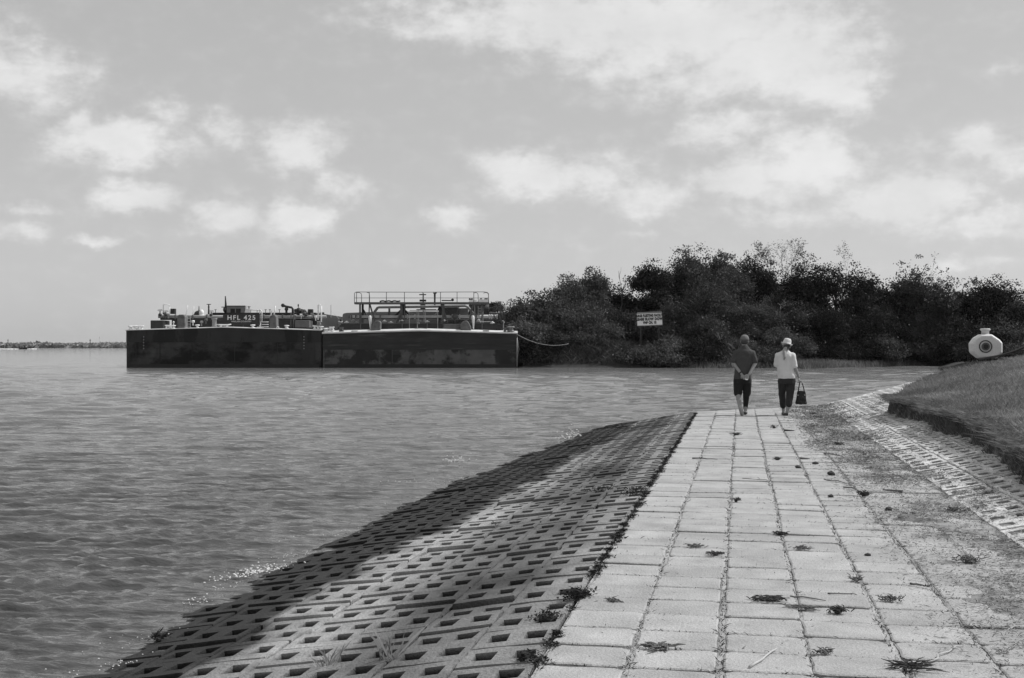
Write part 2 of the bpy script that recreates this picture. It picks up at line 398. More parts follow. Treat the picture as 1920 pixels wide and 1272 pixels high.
# little breaking waves near the revetment
def ridge(px0, py0, px1, py1, hgt, wid):
    global WH
    a = on(px0, py0, WZ); b = on(px1, py1, WZ)
    A = np.array([a.x * ca + a.y * sa, -a.x * sa + a.y * ca]); B = np.array([b.x * ca + b.y * sa, -b.x * sa + b.y * ca])
    AB = B - A; Ln = np.hypot(*AB); tx = ((WC - A[0]) * AB[0] + (WD - A[1]) * AB[1]) / Ln ** 2
    perp = ((WC - A[0]) * (-AB[1]) + (WD - A[1]) * AB[0]) / Ln
    env = np.exp(-((tx - .5) / .42) ** 4); rough = 1 + 1.2 * fbm(WC * 5, WD * 5, 17, 2)
    WH = WH + hgt * env * np.exp(-(perp / wid) ** 2) * rough
ridge(770, 935, 862, 866, .075, .30); ridge(470, 1110, 560, 1040, .03, .12); ridge(1040, 850, 1110, 805, .06, .5); ridge(345, 1170, 440, 1100, .025, .12)
_X = WC * ca - WD * sa; _Y = WC * sa + WD * ca
near = np.clip((S(_X, _Y) - WZ + .30) / .30, 0, 1) * (WD < 40)
WH = WH * (1 - .75 * near) * (1 - .85 * sstep((WD - 80) / 14) * (WD < 104) * sstep((WC + 36) / 4) * (1 - sstep((WC - 24) / 6)))
WXw = WC * ca - WD * sa; WYw = WC * sa + WD * ca
nr, ncol = WC.shape; idx = np.arange(nr * ncol).reshape(nr, ncol)
Fq = np.stack([idx[:-1, :-1], idx[:-1, 1:], idx[1:, 1:], idx[1:, :-1]], -1).reshape(-1, 4)
mud_sky_tone = .062 + .095 * sstep((WD - 10) / 50) + .012 * fbm(WC * .05, WD * .03, 401, 3)  # muddy base; far sky reflection painted in as lightening with distance
wme = np_mesh('water', np.stack([WXw, WYw, WZ + WH], -1).reshape(-1, 3), Fq, {'mud_sky_tone': mud_sky_tone.ravel()})
mw = bpy.data.materials.new('river_water'); mw.use_nodes = True; t = mw.node_tree; nn = t.nodes; ll = t.links
p = nn['Principled BSDF']; p.inputs['Roughness'].default_value = .05; p.inputs['IOR'].default_value = 1.33
sa_ = nn.new('ShaderNodeAttribute'); sa_.attribute_name = 'mud_sky_tone'; cc_ = nn.new('ShaderNodeCombineColor'); [ll.new(sa_.outputs['Fac'], cc_.inputs[i]) for i in range(3)]; ll.new(cc_.outputs[0], p.inputs['Base Color'])
co = nn.new('ShaderNodeTexCoord')
def bumpn(scale, strength, dist, stretch, prev=None, det=5):
    mp = nn.new('ShaderNodeMapping'); mp.inputs['Rotation'].default_value = (0, 0, -YAW - R(7)); mp.inputs['Scale'].default_value = stretch
    ll.new(co.outputs['Object'], mp.inputs[0])
    n = nn.new('ShaderNodeTexNoise'); n.inputs['Scale'].default_value = scale; n.inputs['Detail'].default_value = det; n.inputs['Roughness'].default_value = .55
    ll.new(mp.outputs[0], n.inputs['Vector'])
    b = nn.new('ShaderNodeBump'); b.inputs['Strength'].default_value = strength; b.inputs['Distance'].default_value = dist
    ll.new(n.outputs['Fac'], b.inputs['Height'])
    if prev: ll.new(prev, b.inputs['Normal'])
    return b.outputs[0]
b0 = bumpn(.6, .5, .15, (.2, 1, 1), None, 3)
b1 = bumpn(2.4, .9, .07, (.25, 1, 1), b0)
b2 = bumpn(7, 1.0, .045, (.35, 1, 1), b1)
b3 = bumpn(22, .6, .006, (.4, 1, 1), b2, 3)
ll.new(b3, p.inputs['Normal'])
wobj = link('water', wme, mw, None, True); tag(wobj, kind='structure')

# ---------------------------------------------------------------- concrete blocks
def wet_x(Y): return np.interp(Y, [0, 4, 6, 9, 12, 16, 20, 25, 30, 40], [-2.85, -2.9, -3.02, -3.08, -2.85, -2.6, -2.4, -2.3, -2.2, -2.2]) + .16 * fbm(np.asarray(Y) * .8, np.asarray(Y) * 0, 7, 3)
def slope_tone(X, Y):
    d = XE - X
    xs = np.interp(Y, [0, 6, 10, 16, 24, 34], [-1.9, -1.78, -1.78, -1.9, -1.95, -1.9])
    wd = np.interp(Y, [0, 6, 12, 20, 30], [.50, .50, .55, .50, .35])
    damp = np.exp(-((X - xs) / wd) ** 4)
    tn = .42 + .22 * fbm(X * 1.3, Y * .7, 111, 3) * 2 - .33 * damp * (.35 + .65 * sstep((Y - 4.5) / 4)) * (.8 + .5 * fbm(X * 2, Y, 121, 2) * 2)
    tn = tn + .12 * np.exp(-((X - wet_x(Y) - .25) / .22) ** 2)
    wet = sstep((wet_x(Y) + .55 * fbm(X * 2.6, Y * 1.7, 127, 3) - X) / .16)
    return np.clip(tn, .1, 1) * (1 - wet) + .05 * wet
def slab(mb, cx, cy, w_, l_, zf, tone, th=.07, tilt=(0, 0), dz=0):
    ch = .022 + random.random() * .026; pts = []
    hw, hl = w_ / 2, l_ / 2; j = lambda a=.005: random.uniform(-a, a)
    wv = [j(.009) for _ in range(6)]
    out = [(-hw + ch, -hl), (-hw * .3, -hl + wv[0]), (hw * .35, -hl + wv[1]), (hw - ch, -hl), (hw, -hl + ch * .8), (hw - .004 + wv[2] * .6, 0), (hw, hl - ch * .8), (hw - ch, hl), (hw * .3, hl + wv[3]), (-hw * .35, hl + wv[4]), (-hw + ch, hl), (-hw, hl - ch * .8), (-hw + .004 + wv[5] * .6, 0), (-hw, -hl + ch * .8)]
    n = len(out); vs = []
    rings = [(1 - .05, 0.0), (1, -.006), (1, -th)]
    z0 = []
    for s_, dzz in rings:
        for x, y in out:
            X, Y = cx + x * s_, cy + y * s_
            vs.append([X, Y, tilt[0] * x + tilt[1] * y + dzz + dz])
    Z = S(np.array([v[0] for v in vs]), np.array([v[1] for v in vs]))
    for v, z in zip(vs, Z): v[2] += float(z)
    fs = [tuple(range(n))] + [(r * n + i, r * n + (i + 1) % n, (r + 1) * n + (i + 1) % n, (r + 1) * n + i) for r in (0, 1) for i in range(n)]
    mb.add(vs, fs, tone)
def cellblock(mb, cx, cy, w_, l_, tonev, tilt, dz, fill, hs=1.0):
    deep = []; midr = []
    U = [-w_ / 2, -.166, -.043, .050, .172, w_ / 2]; V = [-l_ / 2, -.082 * hs, .088 * hs, l_ / 2]
    j = lambda a=.009: random.uniform(-a, a)
    top = [[(u + j(), v + j()) for u in U] for v in V]
    vs = []; fs = []
    def P_(x, y, z): vs.append([cx + x, cy + y, z + tilt[0] * x + tilt[1] * y + dz]); return len(vs) - 1
    g = [[P_(x * .985, y * .985, 0) for x, y in r] for r in top]
    for r in range(3):
        for q in range(5):
            if r == 1 and q in (1, 3): continue
            fs.append((g[r][q], g[r][q + 1], g[r + 1][q + 1], g[r + 1][q]))
    per = [g[0][i] for i in range(6)] + [g[i][5] for i in (1, 2, 3)] + [g[3][i] for i in (4, 3, 2, 1, 0)] + [g[i][0] for i in (2, 1)]
    lo1 = []; lo2 = []
    for v in per:
        x, y = vs[v][0] - cx, vs[v][1] - cy
        lo1.append(P_(x / .985, y / .985, -.009)); lo2.append(P_(x / .985, y / .985, -.10))
    m = len(per)
    for i in range(m):
        k = (i + 1) % m
        fs.append((per[i], per[k], lo1[k], lo1[i])); fs.append((lo1[i], lo1[k], lo2[k], lo2[i]))
    for q in (1, 3):
        c4 = [g[1][q], g[1][q + 1], g[2][q + 1], g[2][q]]
        mx = sum(vs[v][0] for v in c4) / 4 - cx; my = sum(vs[v][1] for v in c4) / 4 - cy
        dep = -.12 if random.random() > fill else -.028
        b4 = []; m4 = []; b3 = []
        for v in c4:
            x, y = vs[v][0] - cx, vs[v][1] - cy
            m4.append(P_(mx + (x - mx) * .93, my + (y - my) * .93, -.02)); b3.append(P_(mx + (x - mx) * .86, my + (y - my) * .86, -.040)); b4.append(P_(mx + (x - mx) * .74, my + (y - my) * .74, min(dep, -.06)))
        for i in range(4):
            k = (i + 1) % 4; fs.append((c4[i], c4[k], m4[k], m4[i])); fs.append((m4[i], m4[k], b3[k], b3[i])); fs.append((b3[i], b3[k], b4[k], b4[i]))
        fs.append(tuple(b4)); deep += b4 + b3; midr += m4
    xs_ = np.array([v[0] for v in vs]); ys_ = np.array([v[1] for v in vs]); Z = S(xs_, ys_)
    for v, z in zip(vs, Z): v[2] += float(z)
    tv = np.asarray(tonev(xs_, ys_), float)
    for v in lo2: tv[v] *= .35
    for v in deep: tv[v] *= .04  # shade of the deep holes painted into their wall and bottom tone
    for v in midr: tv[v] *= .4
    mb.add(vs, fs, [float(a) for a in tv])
mp_ = MB()
NROW = 84
rowY = [2.6 + i * ROW + random.uniform(-.008, .008) for i in range(NROW)]
NC = 7
for j in range(NROW):
    for k in range(NC):
        cx = XE + PITCH * (k + .5) + .018 * float(fbm(rowY[j] * .5, 0 * rowY[j], 200 + k, 2)) * 2; cy = rowY[j] + random.uniform(-.005, .005)
        if cy > float(yend(cx)) + .35: continue
        gap = random.choice([.006, .010, .014, .020, .028])
        slab(mp_, cx, cy, PITCH - .018 + random.uniform(-.006, .004), ROW - gap, None, .95 + random.uniform(-.10, .08), tilt=(random.uniform(-.010, .010), random.uniform(-.022, .022)), dz=random.uniform(-.007, .005))
tag(mp_.build('path', M_path), kind='structure')
ms = MB()
for k in range(10):
    off = ROW / 2 if k % 2 else 0
    for j in range(-2, 95):
        cx = XE - .012 - PITCH * .985 * (k + .5) + random.uniform(-.006, .006); cy = 2.6 + j * ROW + off + random.uniform(-.01, .01)
        zc = float(S(cx, cy))
        if zc < -.72 or cy > 38: continue
        rw = random.uniform
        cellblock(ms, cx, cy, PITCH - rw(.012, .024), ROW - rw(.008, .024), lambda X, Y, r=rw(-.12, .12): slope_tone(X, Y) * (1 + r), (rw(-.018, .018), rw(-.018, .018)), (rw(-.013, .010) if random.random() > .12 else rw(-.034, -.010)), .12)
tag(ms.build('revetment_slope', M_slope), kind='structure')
mr_ = MB()
for k in range(6):
    off = ROW / 2 if k % 2 else 0
    for j in range(0, 88):
        cx = XE + PITCH * (NC + k + .5); cy = 2.6 + j * ROW + off
        if cy > float(yend(cx)) + 1.2: continue
        rw = random.uniform
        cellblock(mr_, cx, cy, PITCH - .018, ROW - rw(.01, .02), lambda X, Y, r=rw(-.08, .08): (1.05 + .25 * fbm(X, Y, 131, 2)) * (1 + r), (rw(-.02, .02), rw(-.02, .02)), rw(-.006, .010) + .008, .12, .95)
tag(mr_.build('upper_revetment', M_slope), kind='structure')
# sand bedding that fills the joints of the path
bx = np.arange(XE - .0, 3.9, .03); by = np.arange(1.5, 40, .10); BX, BY = np.meshgrid(bx, by)
def BED(X, Y):
    fr = np.abs(((X - XE) / PITCH + .5) % 1 - .5) * PITCH
    seam = np.exp(-(fr / .035) ** 2) * (X < 2.2)
    m = sstep((X - 1.22) / .6 + 2.5 * fbm(X * 1.1, Y * .6, 151, 3)) * (1 - sstep((X - 2.15) / .4 + 1.0 * fbm(X * .9, Y * .8, 155, 3)))
    return S(X, Y) - .030 - .03 * (X > 2.4) + .023 * seam * (1 - m) + .008 * fbm(X * 6, Y * 6, 141, 2) + m * .034 * (1 + .5 * fbm(X * 3, Y * 3, 161, 2)), m
BZ, BM = BED(BX, BY)
idx = np.arange(BX.size).reshape(BX.shape)
Fq = np.stack([idx[:-1, :-1], idx[:-1, 1:], idx[1:, 1:], idx[1:, :-1]], -1).reshape(-1, 4)
tn = 1.05 + .6 * fbm(BX * 1.2, BY * .8, 171, 3) + .8 * fbm(BX * 14, BY * 9, 179, 2)
fr_ = np.abs(((BX - XE) / PITCH + .5) % 1 - .5) * PITCH; tn = np.where((fr_ > .03) & (BX < 2.1), tn * (.3 + .7 * np.clip(BM * 2, 0, 1)), tn); tn = tn - BM * np.clip(.35 + 1.6 * fbm(BX * 1.5, BY * .9, 175, 4) + .5 * fbm(BX * 9, BY * 7, 177, 2), 0, .9)
sm = np_mesh('sand_bedding', np.stack([BX, BY, BZ], -1).reshape(-1, 3), Fq, {'tone': np.clip(tn, .25, 1.7).ravel()})
tag(link('sand_bedding', sm, M_soil, None, True), kind='structure')

# ---------------------------------------------------------------- scattered blades, straw, foliage (numpy)
def strips(base, direc, width_vec, tip, tone):
    """tapered blades: base (n,3), mid and tip offsets"""
    n = len(base); V = np.empty((n, 4, 3), np.float32)
    V[:, 0] = base - width_vec; V[:, 1] = base + width_vec; V[:, 2] = base + direc + width_vec * .7 ; V[:, 3] = base + tip
    return V.reshape(-1, 3), np.arange(n * 4).reshape(n, 4), np.repeat(tone, 4)
def blades(name, X, Y, Z, h, wd, mat, lean=.35, flat=0, tn=None):
    n = len(X); a = RNG.random(n) * 6.283; ln = RNG.normal(0, lean, (n, 2))
    hv = h * (.5 + RNG.random(n)); base = np.stack([X, Y, Z], -1)
    tip = np.stack([ln[:, 0] * hv, ln[:, 1] * hv, hv * (1 - flat)], -1); mid = tip * .55; mid[:, 2] = tip[:, 2] * .68
    wv = np.stack([np.cos(a), np.sin(a), a * 0], -1) * (wd * (.6 + .8 * RNG.random(n)))[:, None] * .5
    tnn = (.6 + .8 * RNG.random(n)) if tn is None else tn
    V, Fa, T = strips(base, mid, wv, tip, tnn)
    return np_mesh(name, V, Fa, {'tone': T})
# turf grass on the right bank
n = 190000
Yg = 11 + 32 * RNG.random(n) ** 1.5; tg = 10 * RNG.random(n) ** 1.9 - .05
Xg = ledge(Yg) + tg; Zg = G(Xg, Yg); keep = Zg > -.2
Xg, Yg, Zg, tg = Xg[keep], Yg[keep], Zg[keep], tg[keep]
pat = .9 + 1.0 * fbm(Xg * .9, Yg * .6, 181, 3)
gm = blades('grass', Xg, Yg, Zg - .02, .042 * (.8 + .03 * Yg), .010, M_grass, .5, 0, pat * (.6 + .8 * RNG.random(len(Xg))))
tag(link('grass', gm, M_grass), 'short wiry grass covering the turf bank on the right', 'grass', kind='stuff')
n = 26000
Yg = 11 + 18 * RNG.random(n); Xg = ledge(Yg) + RNG.normal(.02, .07, n) + .1 * vnoise(Yg * 5, Yg * 0, 47); Zg = G(ledge(Yg) + .16, Yg)
gm = blades('overhanging_grass', Xg, Yg, Zg - .10 * RNG.random(n) ** 2, .09, .010, M_grass, .9, .6, .35 + .5 * RNG.random(n))
tag(link('overhanging_grass', gm, M_grass), 'ragged grass and roots hanging over the eroded turf edge', 'grass', kind='stuff')
# far bank grass
n = 26000
Yg = 38 + 60 * RNG.random(n); Xg = ledge(Yg) + 18 * RNG.random(n) ** 1.5; Zg = G(Xg, Yg)
gm = blades('low_shore_grass', Xg, Yg, Zg - .03, .30, .05, M_leaf_pale, .3, 0, .5 + .8 * RNG.random(n))
tag(link('low_shore_grass', gm, M_leaf_pale), 'reedy grass on the low ground behind the turf bank', 'grass', kind='stuff')
n = 42000
cg = 13 + 45 * RNG.random(n); tg = RNG.random(n) ** 1.3 * 16 - .3; dg = shore_d(cg) + tg
Xg = cg * ca - dg * sa; Yg = cg * sa + dg * ca; Zg = G(Xg, Yg)
gm = blades('bank_grass', Xg, Yg, Zg - .03, .38, .06, M_grass, .3, 0, (.55 + .5 * RNG.random(n)) * (.9 + .8 * fbm(cg * .5, dg * .5, 191, 2)))
tag(link('bank_grass', gm, M_grass), 'tall reedy grass along the low shore before the trees', 'grass', kind='stuff')
n = 16000
cg = -2 + 24 * RNG.random(n); tg = RNG.random(n) * 5 + .6; dg = shore_d(cg) + tg
Xg = cg * ca - dg * sa; Yg = cg * sa + dg * ca; Zg = G(Xg, Yg)
gm = blades('bank_weeds', Xg, Yg, Zg - .03, .5, .07, M_leaf_pale, .6, .2, (.6 + .9 * RNG.random(n)) * (.9 + 1.2 * fbm(cg * .6, dg * .6, 195, 2)))
tag(link('bank_weeds', gm, M_leaf_pale), 'weeds and creepers hanging over the dark cut bank', 'weeds', kind='stuff')
# dry straw
n = 260000
Xs = .8 + 2.6 * RNG.random(n) ** .85; Ys = 3 + 29 * RNG.random(n) ** 1.25
bz, bm_ = BED(Xs, Ys)
dens = (.16 * sstep((Xs - .8) / .5) * (1 - .6 * sstep((Xs - 2.3) / .4)) + .9 * bm_ * sstep(.42 + 1.9 * fbm(Xs * 1.6, Ys * 1.1, 221, 4)) + .5 * sstep((fbm(Xs * 1.7, Ys * 2.1, 231, 3) - .13) / .1) * sstep((Xs - 1.0) / .4) * (1 - .85 * sstep((Xs - 2.35) / .3)))
kp = RNG.random(n) < np.clip(dens, 0, 1)
Xs, Ys, bz = Xs[kp], Ys[kp], bz[kp]; n = len(Xs)
a = RNG.random(n) * 6.283; ln = .015 + .06 * RNG.random(n) ** 2.5; dr = np.stack([np.cos(a) * ln, np.sin(a) * ln * .8, RNG.normal(0, .007, n)], -1)
wv = np.stack([-np.sin(a), np.cos(a), a * 0 + .5], -1) * (.0014 + .00022 * Ys)[:, None]
base = np.stack([Xs, Ys, np.maximum(bz, S(Xs, Ys)) + .003 + .018 * RNG.random(n) ** 2], -1)
V, Fa, T = strips(base, dr * .6, wv, dr, (.28 + 1.0 * RNG.random(n) ** 2))
tag(link('dry_straw', np_mesh('dry_straw', V, Fa, {'tone': T}), M_straw), 'dry straw and crumbled leaf litter strewn along the foot of the upper slope', 'straw', kind='stuff')
# bits in the path joints
n = 16000; k = RNG.integers(0, 8, n); Ys = 3 + 25 * RNG.random(n) ** 1.4; Xs = XE + PITCH * k + RNG.normal(0, .014, n)
rowm = RNG.random(n) < .25; Ys = np.where(rowm, 2.6 + ROW * (np.floor((Ys - 2.6) / ROW) + .5), Ys); Xs = np.where(rowm, XE + 3 * RNG.random(n), Xs)
gm = blades('joint_weeds', Xs, Ys, S(Xs, Ys) - .012, .02, .006, M_leaf_dark, .9, .2, .5 + 1.2 * RNG.random(n))
tag(link('joint_weeds', gm, M_leaf_dark), 'tiny weeds and specks lodged in the paving joints', 'weeds', kind='stuff')
n = 7000; Xs = XE + .05 + 3.2 * RNG.random(n) ** .7; Ys = 3 + 27 * RNG.random(n) ** 1.1
kp = RNG.random(n) < .25 + 2.2 * np.clip(fbm(Xs * 1.5, Ys * 1.2, 501, 3), 0, 1); Xs, Ys = Xs[kp], Ys[kp]
gm = blades('leaf_litter', Xs, Ys, S(Xs, Ys) + .001, .022, .008, M_wood, .9, .75, .5 + 1.2 * RNG.random(len(Xs)))
tag(link('leaf_litter', gm, M_wood), 'fine crumbs of dead leaf scattered over the paving', 'leaf litter', kind='stuff')
def clump(pts):
    Vs = []; Fs = []; Ts = []; b = 0
    for (x, y, r, h, m) in pts:
        X = x + RNG.normal(0, r, m); Y = y + RNG.normal(0, r * 1.2, m); Z = S(X, Y) + RNG.random(m) * h * .6
        a = RNG.random(m) * 6.283; wd = .0055 * (.6 + .8 * RNG.random(m)); hv = .010 + .020 * RNG.random(m)
        ln = RNG.normal(0, .8, (m, 2)); tip = np.stack([ln[:, 0] * hv, ln[:, 1] * hv, hv * .5], -1)
        wv = np.stack([np.cos(a), np.sin(a), RNG.normal(0, .5, m)], -1) * wd[:, None]
        V, Fa, T = strips(np.stack([X, Y, Z], -1), tip * .6, wv, tip, .5 + 1.2 * RNG.random(m)); Vs.append(V); Fs.append(Fa + b); Ts.append(T); b += len(V)
    return np.concatenate(Vs), np.concatenate(Fs), np.concatenate(Ts)
pts = []
for i in range(210):
    Y = 3.6 + 24.5 * random.random() ** 1.1
    pts.append((XE + random.uniform(-.02, .02), Y, random.uniform(.010, .028), .02, random.randint(20, 60)))
V, Fa, T = clump(pts)
tag(link('edge_weeds', np_mesh('edge_weeds', V, Fa, {'tone': T}), M_leaf_dark), 'low weeds sprouting along the seam between path and perforated slope', 'weeds', kind='stuff')
for (px, py, r, h, m, lb) in [(1082, 1130, .045, .09, 420, 'leafy weed, largest one rooted at the path edge near the front'),
    (1190, 930, .07, .12, 420, 'bushy dark weed at the path edge halfway to the walkers'), (1022, 1162, .05, .04, 200, 'flat weed on the slope just left of the path edge, in the foreground'),
    (990, 1245, .03, .06, 180, 'wilted weed at the path edge in the bottom foreground'), (1128, 912, .09, .04, 260, 'low grassy weed spread over holes of the slope')]:
    q = on(px, py, -.03); V, Fa, T = clump([(q.x, q.y, r, h, m)])
    o = link('weed', np_mesh('weed', V, Fa, {'tone': T}), M_leaf_dark); tag(o, lb, 'weed', 'weeds rooted along the path edge')
for (px, py, hh, m, lb) in [(612, 1255, .10, 22, 'thin wiry grass tuft growing from a slope hole at the bottom left'), (730, 1262, .16, 26, 'tallest wiry grass tuft at the bottom edge of the slope'), (932, 990, .07, 20, 'short pale grass tuft in the middle of the perforated slope'), (525, 985, .05, 10, 'small dry grass tuft high on the slope near the bright band')]:
    q = on(px, py, -.22); X = q.x + RNG.normal(0, .03, m); Y = q.y + RNG.normal(0, .03, m)
    gm = blades('grass_tuft', X, Y, S(X, Y) - .03, hh, .006, M_grass, .5, 0, .8 + RNG.random(m))
    tag(link('grass_tuft', gm, M_grass), lb, 'grass tuft', 'grass tufts growing out of the slope')

# ---------------------------------------------------------------- loose debris, each its own thing
def twig_mesh(pts, r, branches=3, seed=0, ln=.12):
    rd = random.Random(seed); mb = MB()
    pts = [Vector(p) for p in pts]; nP = len(pts)
    mb.tube(pts, [r * (1 - .6 * i / max(1, nP - 1)) for i in range(nP)], 6)
    for b in range(branches):
        i = rd.randrange(nP - 1); s = pts[i].lerp(pts[i + 1], rd.random()); a = rd.uniform(0, 6.28)
        e = s + Vector((math.cos(a) * ln * rd.uniform(.4, 1), math.sin(a) * ln * rd.uniform(.4, 1), rd.uniform(0, .03)))
        mb.tube([s, s.lerp(e, .5) + Vector((0, 0, .008)), e], [r * .5, r * .4, r * .2], 5)
    return mb
def stick(px0, py0, px1, py1, r, lb, mat, name='stick', br=2, bend=.02, h=None, cat='stick'):
    a = on(px0, py0); b = on(px1, py1); a.z = float(S(a.x, a.y)) + r; b.z = float(S(b.x, b.y)) + r
    o0 = empty if False else None
    n_ = 6; rd = random.Random(px0); pts = []
    for i in range(n_):
        q = a.lerp(b, i / (n_ - 1)); q += Vector((rd.uniform(-bend, bend), rd.uniform(-bend, bend), rd.uniform(0, bend * .4))) if 0 < i < n_ - 1 else Vector()
        pts.append(q - a)
    o = twig_mesh(pts, r, br, px0, .06).build(name, mat, None, True); o.location = a
    tag(o, lb, cat, 'sticks lying on the paving'); return o
stick(1405, 1254, 1456, 1219, .008, 'pale peeled stick lying diagonally on the front paving', M_woodpale, br=1, bend=.008)
stick(1482, 1120, 1548, 1128, .006, 'thin dark stick above the driftwood piece', M_wood, br=0)
stick(1552, 1114, 1606, 1117, .005, 'thin dark stick right of the two-metre joint, above the tuft', M_wood, br=0)
stick(1735, 1246, 1808, 1211, .006, 'long pale curved stick at the lower right in the straw', M_woodpale, br=3, bend=.03)
stick(1692, 924, 1655, 921, .016, 'short thick dark log lying by the straw to the right', M_wood, br=0, bend=.004)
stick(1582, 915, 1604, 919, .010, 'slanting dark stick on the middle of the path, left of the log', M_wood, br=0)
stick(1545, 900, 1598, 912, .007, 'long wavy twig just above the slanting stick', M_wood, br=1, bend=.04)
stick(1706, 1096, 1742, 1102, .008, 'dark crooked stick on the straw edge at the right', M_wood, br=3)
stick(1500, 862, 1518, 863, .016, 'stubby dark stick on the paving near the third joint', M_wood, br=0, bend=.003)
stick(1392, 898, 1440, 902, .006, 'wavy dark twig across the fourth joint from the edge', M_wood, br=1, bend=.03)
stick(1298, 860, 1345, 862, .010, 'dark twig lying across the second joint from the path edge', M_darkdeb, br=3, bend=.02)
stick(1470, 809, 1489, 810, .02, 'dark flat stick on the paving ahead, left of the clods', M_darkdeb, br=0, bend=.003)
stick(1545, 852, 1580, 858, .012, 'ragged dark twig at the left limit of the far straw', M_wood, br=3)
def litter(px, py, size, m_in, lb, name='leaf_clump', mat=M_darkdeb, ln=.065, flat=.35, cat='leaf clump', cored=True, group='dead plant clumps lying on the paving', th=.003, elong=1.0):
    q = on(px, py); q.z = float(S(q.x, q.y)); rd = random.Random(px * 7 + py); mb = MB(); ax0 = rd.uniform(-.6, .6); size = size * .8
    for i in range(int(m_in * 1.4)):
        s = Vector((rd.gauss(0, size * .38 * elong), rd.gauss(0, size * .3), .004 + rd.random() * size * flat * .6)); a = rd.gauss(ax0, .75) + (math.pi if rd.random() < .5 else 0); l_ = ln * rd.uniform(.2, .75)
        e = s + Vector((math.cos(a) * l_ * elong, math.sin(a) * l_, rd.uniform(-.2, .7) * l_ * flat * 2)); e.z = max(e.z, .003)
        mdl = s.lerp(e, .5) + Vector((rd.uniform(-.01, .01), rd.uniform(-.01, .01), .006))
        mb.tube([s, mdl, e], [th, th * 1.2, th * .4], 4)
    if cored: mb.ball((0, 0, size * .06), (size * .34 * elong, size * .26, size * flat * .36), 9, 5); mb.v = mb.v[:-54] + [tuple(c * (1 + rd.uniform(-.3, .3)) for c in v) for v in mb.v[-54:]]
    o = mb.build(name, mat, None, False); o.location = q; tag(o, lb, cat, group); return o
litter(1437, 1127, .10, 60, 'dark driftwood-like clump with a frayed tail in the foreground', elong=1.6, flat=.3)
litter(1508, 1142, .07, 34, 'frayed pale root bundle trailing right from the dark foreground clump', 'root_bundle', M_wood, .10, .2, 'root bundle', False, elong=1.5)
litter(1570, 1149, .075, 70, 'round spiky dark tuft of dead grass on the foreground paving', 'dead_tuft', M_darkdeb, .045, .5, 'dead tuft')
litter(1235, 1217, .08, 30, 'bundle of broken twigs across the joint near the bottom', 'twig_bundle', M_wood, .09, .35, 'twig bundle', False, th=.005, elong=1.3)
litter(1302, 1027, .085, 34, 'small heap of twigs and leaves left of the fourth joint', 'twig_bundle', M_wood, .07, .35, 'twig bundle', False)
litter(1342, 1041, .075, 36, 'dark twig heap touching the fourth joint from the edge', 'twig_bundle', M_darkdeb, .07, .35, 'twig bundle', True)
litter(1464, 1004, .075, 44, 'dark triangular leaf clump on the middle joint of the path')
litter(1505, 1031, .08, 34, 'sparse brown leaf clump right of the middle joint', mat=M_wood, cored=False)
litter(1620, 930, .09, 60, 'pointed dark dead clump near the right side of the path', flat=.8)
litter(1380, 941, .055, 30, 'small dark clump beside the fourth joint, mid distance', flat=.7)
litter(1457, 863, .085, 34, 'small dark clump in mid path, right of the walkers joint', flat=.6)
litter(1380, 816, .13, 44, 'wide dark clump straight below the man with hands behind his back', flat=.5)
litter(1451, 803, .10, 36, 'spiky clump between the two walkers, nearer the camera', flat=.8)
litter(1536, 785, .12, 20, 'dark clod right of the walking woman', flat=.7)
litter(1572, 835, .12, 40, 'dark clump at the left end of the far straw', flat=.6)
litter(1605, 1090, .05, 26, 'low leaf clump by the fifth joint', mat=M_wood, flat=.5, cored=False)
litter(1670, 1128, .09, 44, 'curly dead stalks standing up at the straw edge', 'dead_tuft', M_wood, .06, .5, 'dead tuft', False)
litter(1702, 1255, .09, 40, 'dark curved fronds at the bottom right corner of the paving', 'dead_frond', M_darkdeb, .12, .4, 'dead frond', False, elong=1.4)
litter(1545, 1225, .06, 26, 'small dark leaf clump near the bottom, right of the pale stick', mat=M_wood, cored=False)
litter(1815, 1055, .12, 70, 'heap of dark weeds in the straw under the upper slope', mat=M_wood, flat=.6)
litter(1790, 960, .14, 60, 'dark weed heap in the straw, further up', mat=M_wood, flat=.5)
litter(1150, 1130, .06, 22, 'curved twig with leaves on the first column of pavers', 'twig_bundle', M_wood, .08, .3, 'twig bundle', False)
litter(1882, 1226, .05, 12, 'pale curled straw stalk at the right edge of the foreground', 'straw_curl', M_woodpale, .09, .6, 'straw', False)
litter(298, 1190, .07, 60, 'dark tuft snagged at the water line on the lower left', 'snagged_tuft', M_darkdeb, .06, 1.0, 'dead tuft', True).location = Vector((on(298, 1200, -.42).x, on(298, 1200, -.42).y, -.42))
def clod(px, py, r, lb):
    q = on(px, py); q.z = float(S(q.x, q.y)) + r * .3; rd = random.Random(px); mb = MB(); mb.ball((0, 0, 0), (r, r * .8, r * .6), 9, 6)
    mb.v = [tuple(c * (1 + rd.uniform(-.35, .45)) for c in v) for v in mb.v]
    o = mb.build('clod', M_darkdeb, None, True); o.location = q; tag(o, lb, 'clod', 'clods lying on the paving')
clod(1666, 957, .035, 'dark round clod at the right of the path, in front of the pointed clump')
clod(1496, 878, .035, 'small dark clod right of the mid path clump')
clod(1559, 891, .045, 'rounded dark clod at the middle right of the path')
clod(1528, 871, .035, 'small clod between the stubby stick and the rounded clod')
clod(1527, 777, .05, 'tiny dark clod just behind the woman to her right')
clod(1627, 1042, .022, 'small dark clod on the paver beside the straw')
clod(1558, 932, .03, 'lone dark clod in the fifth column of pavers')

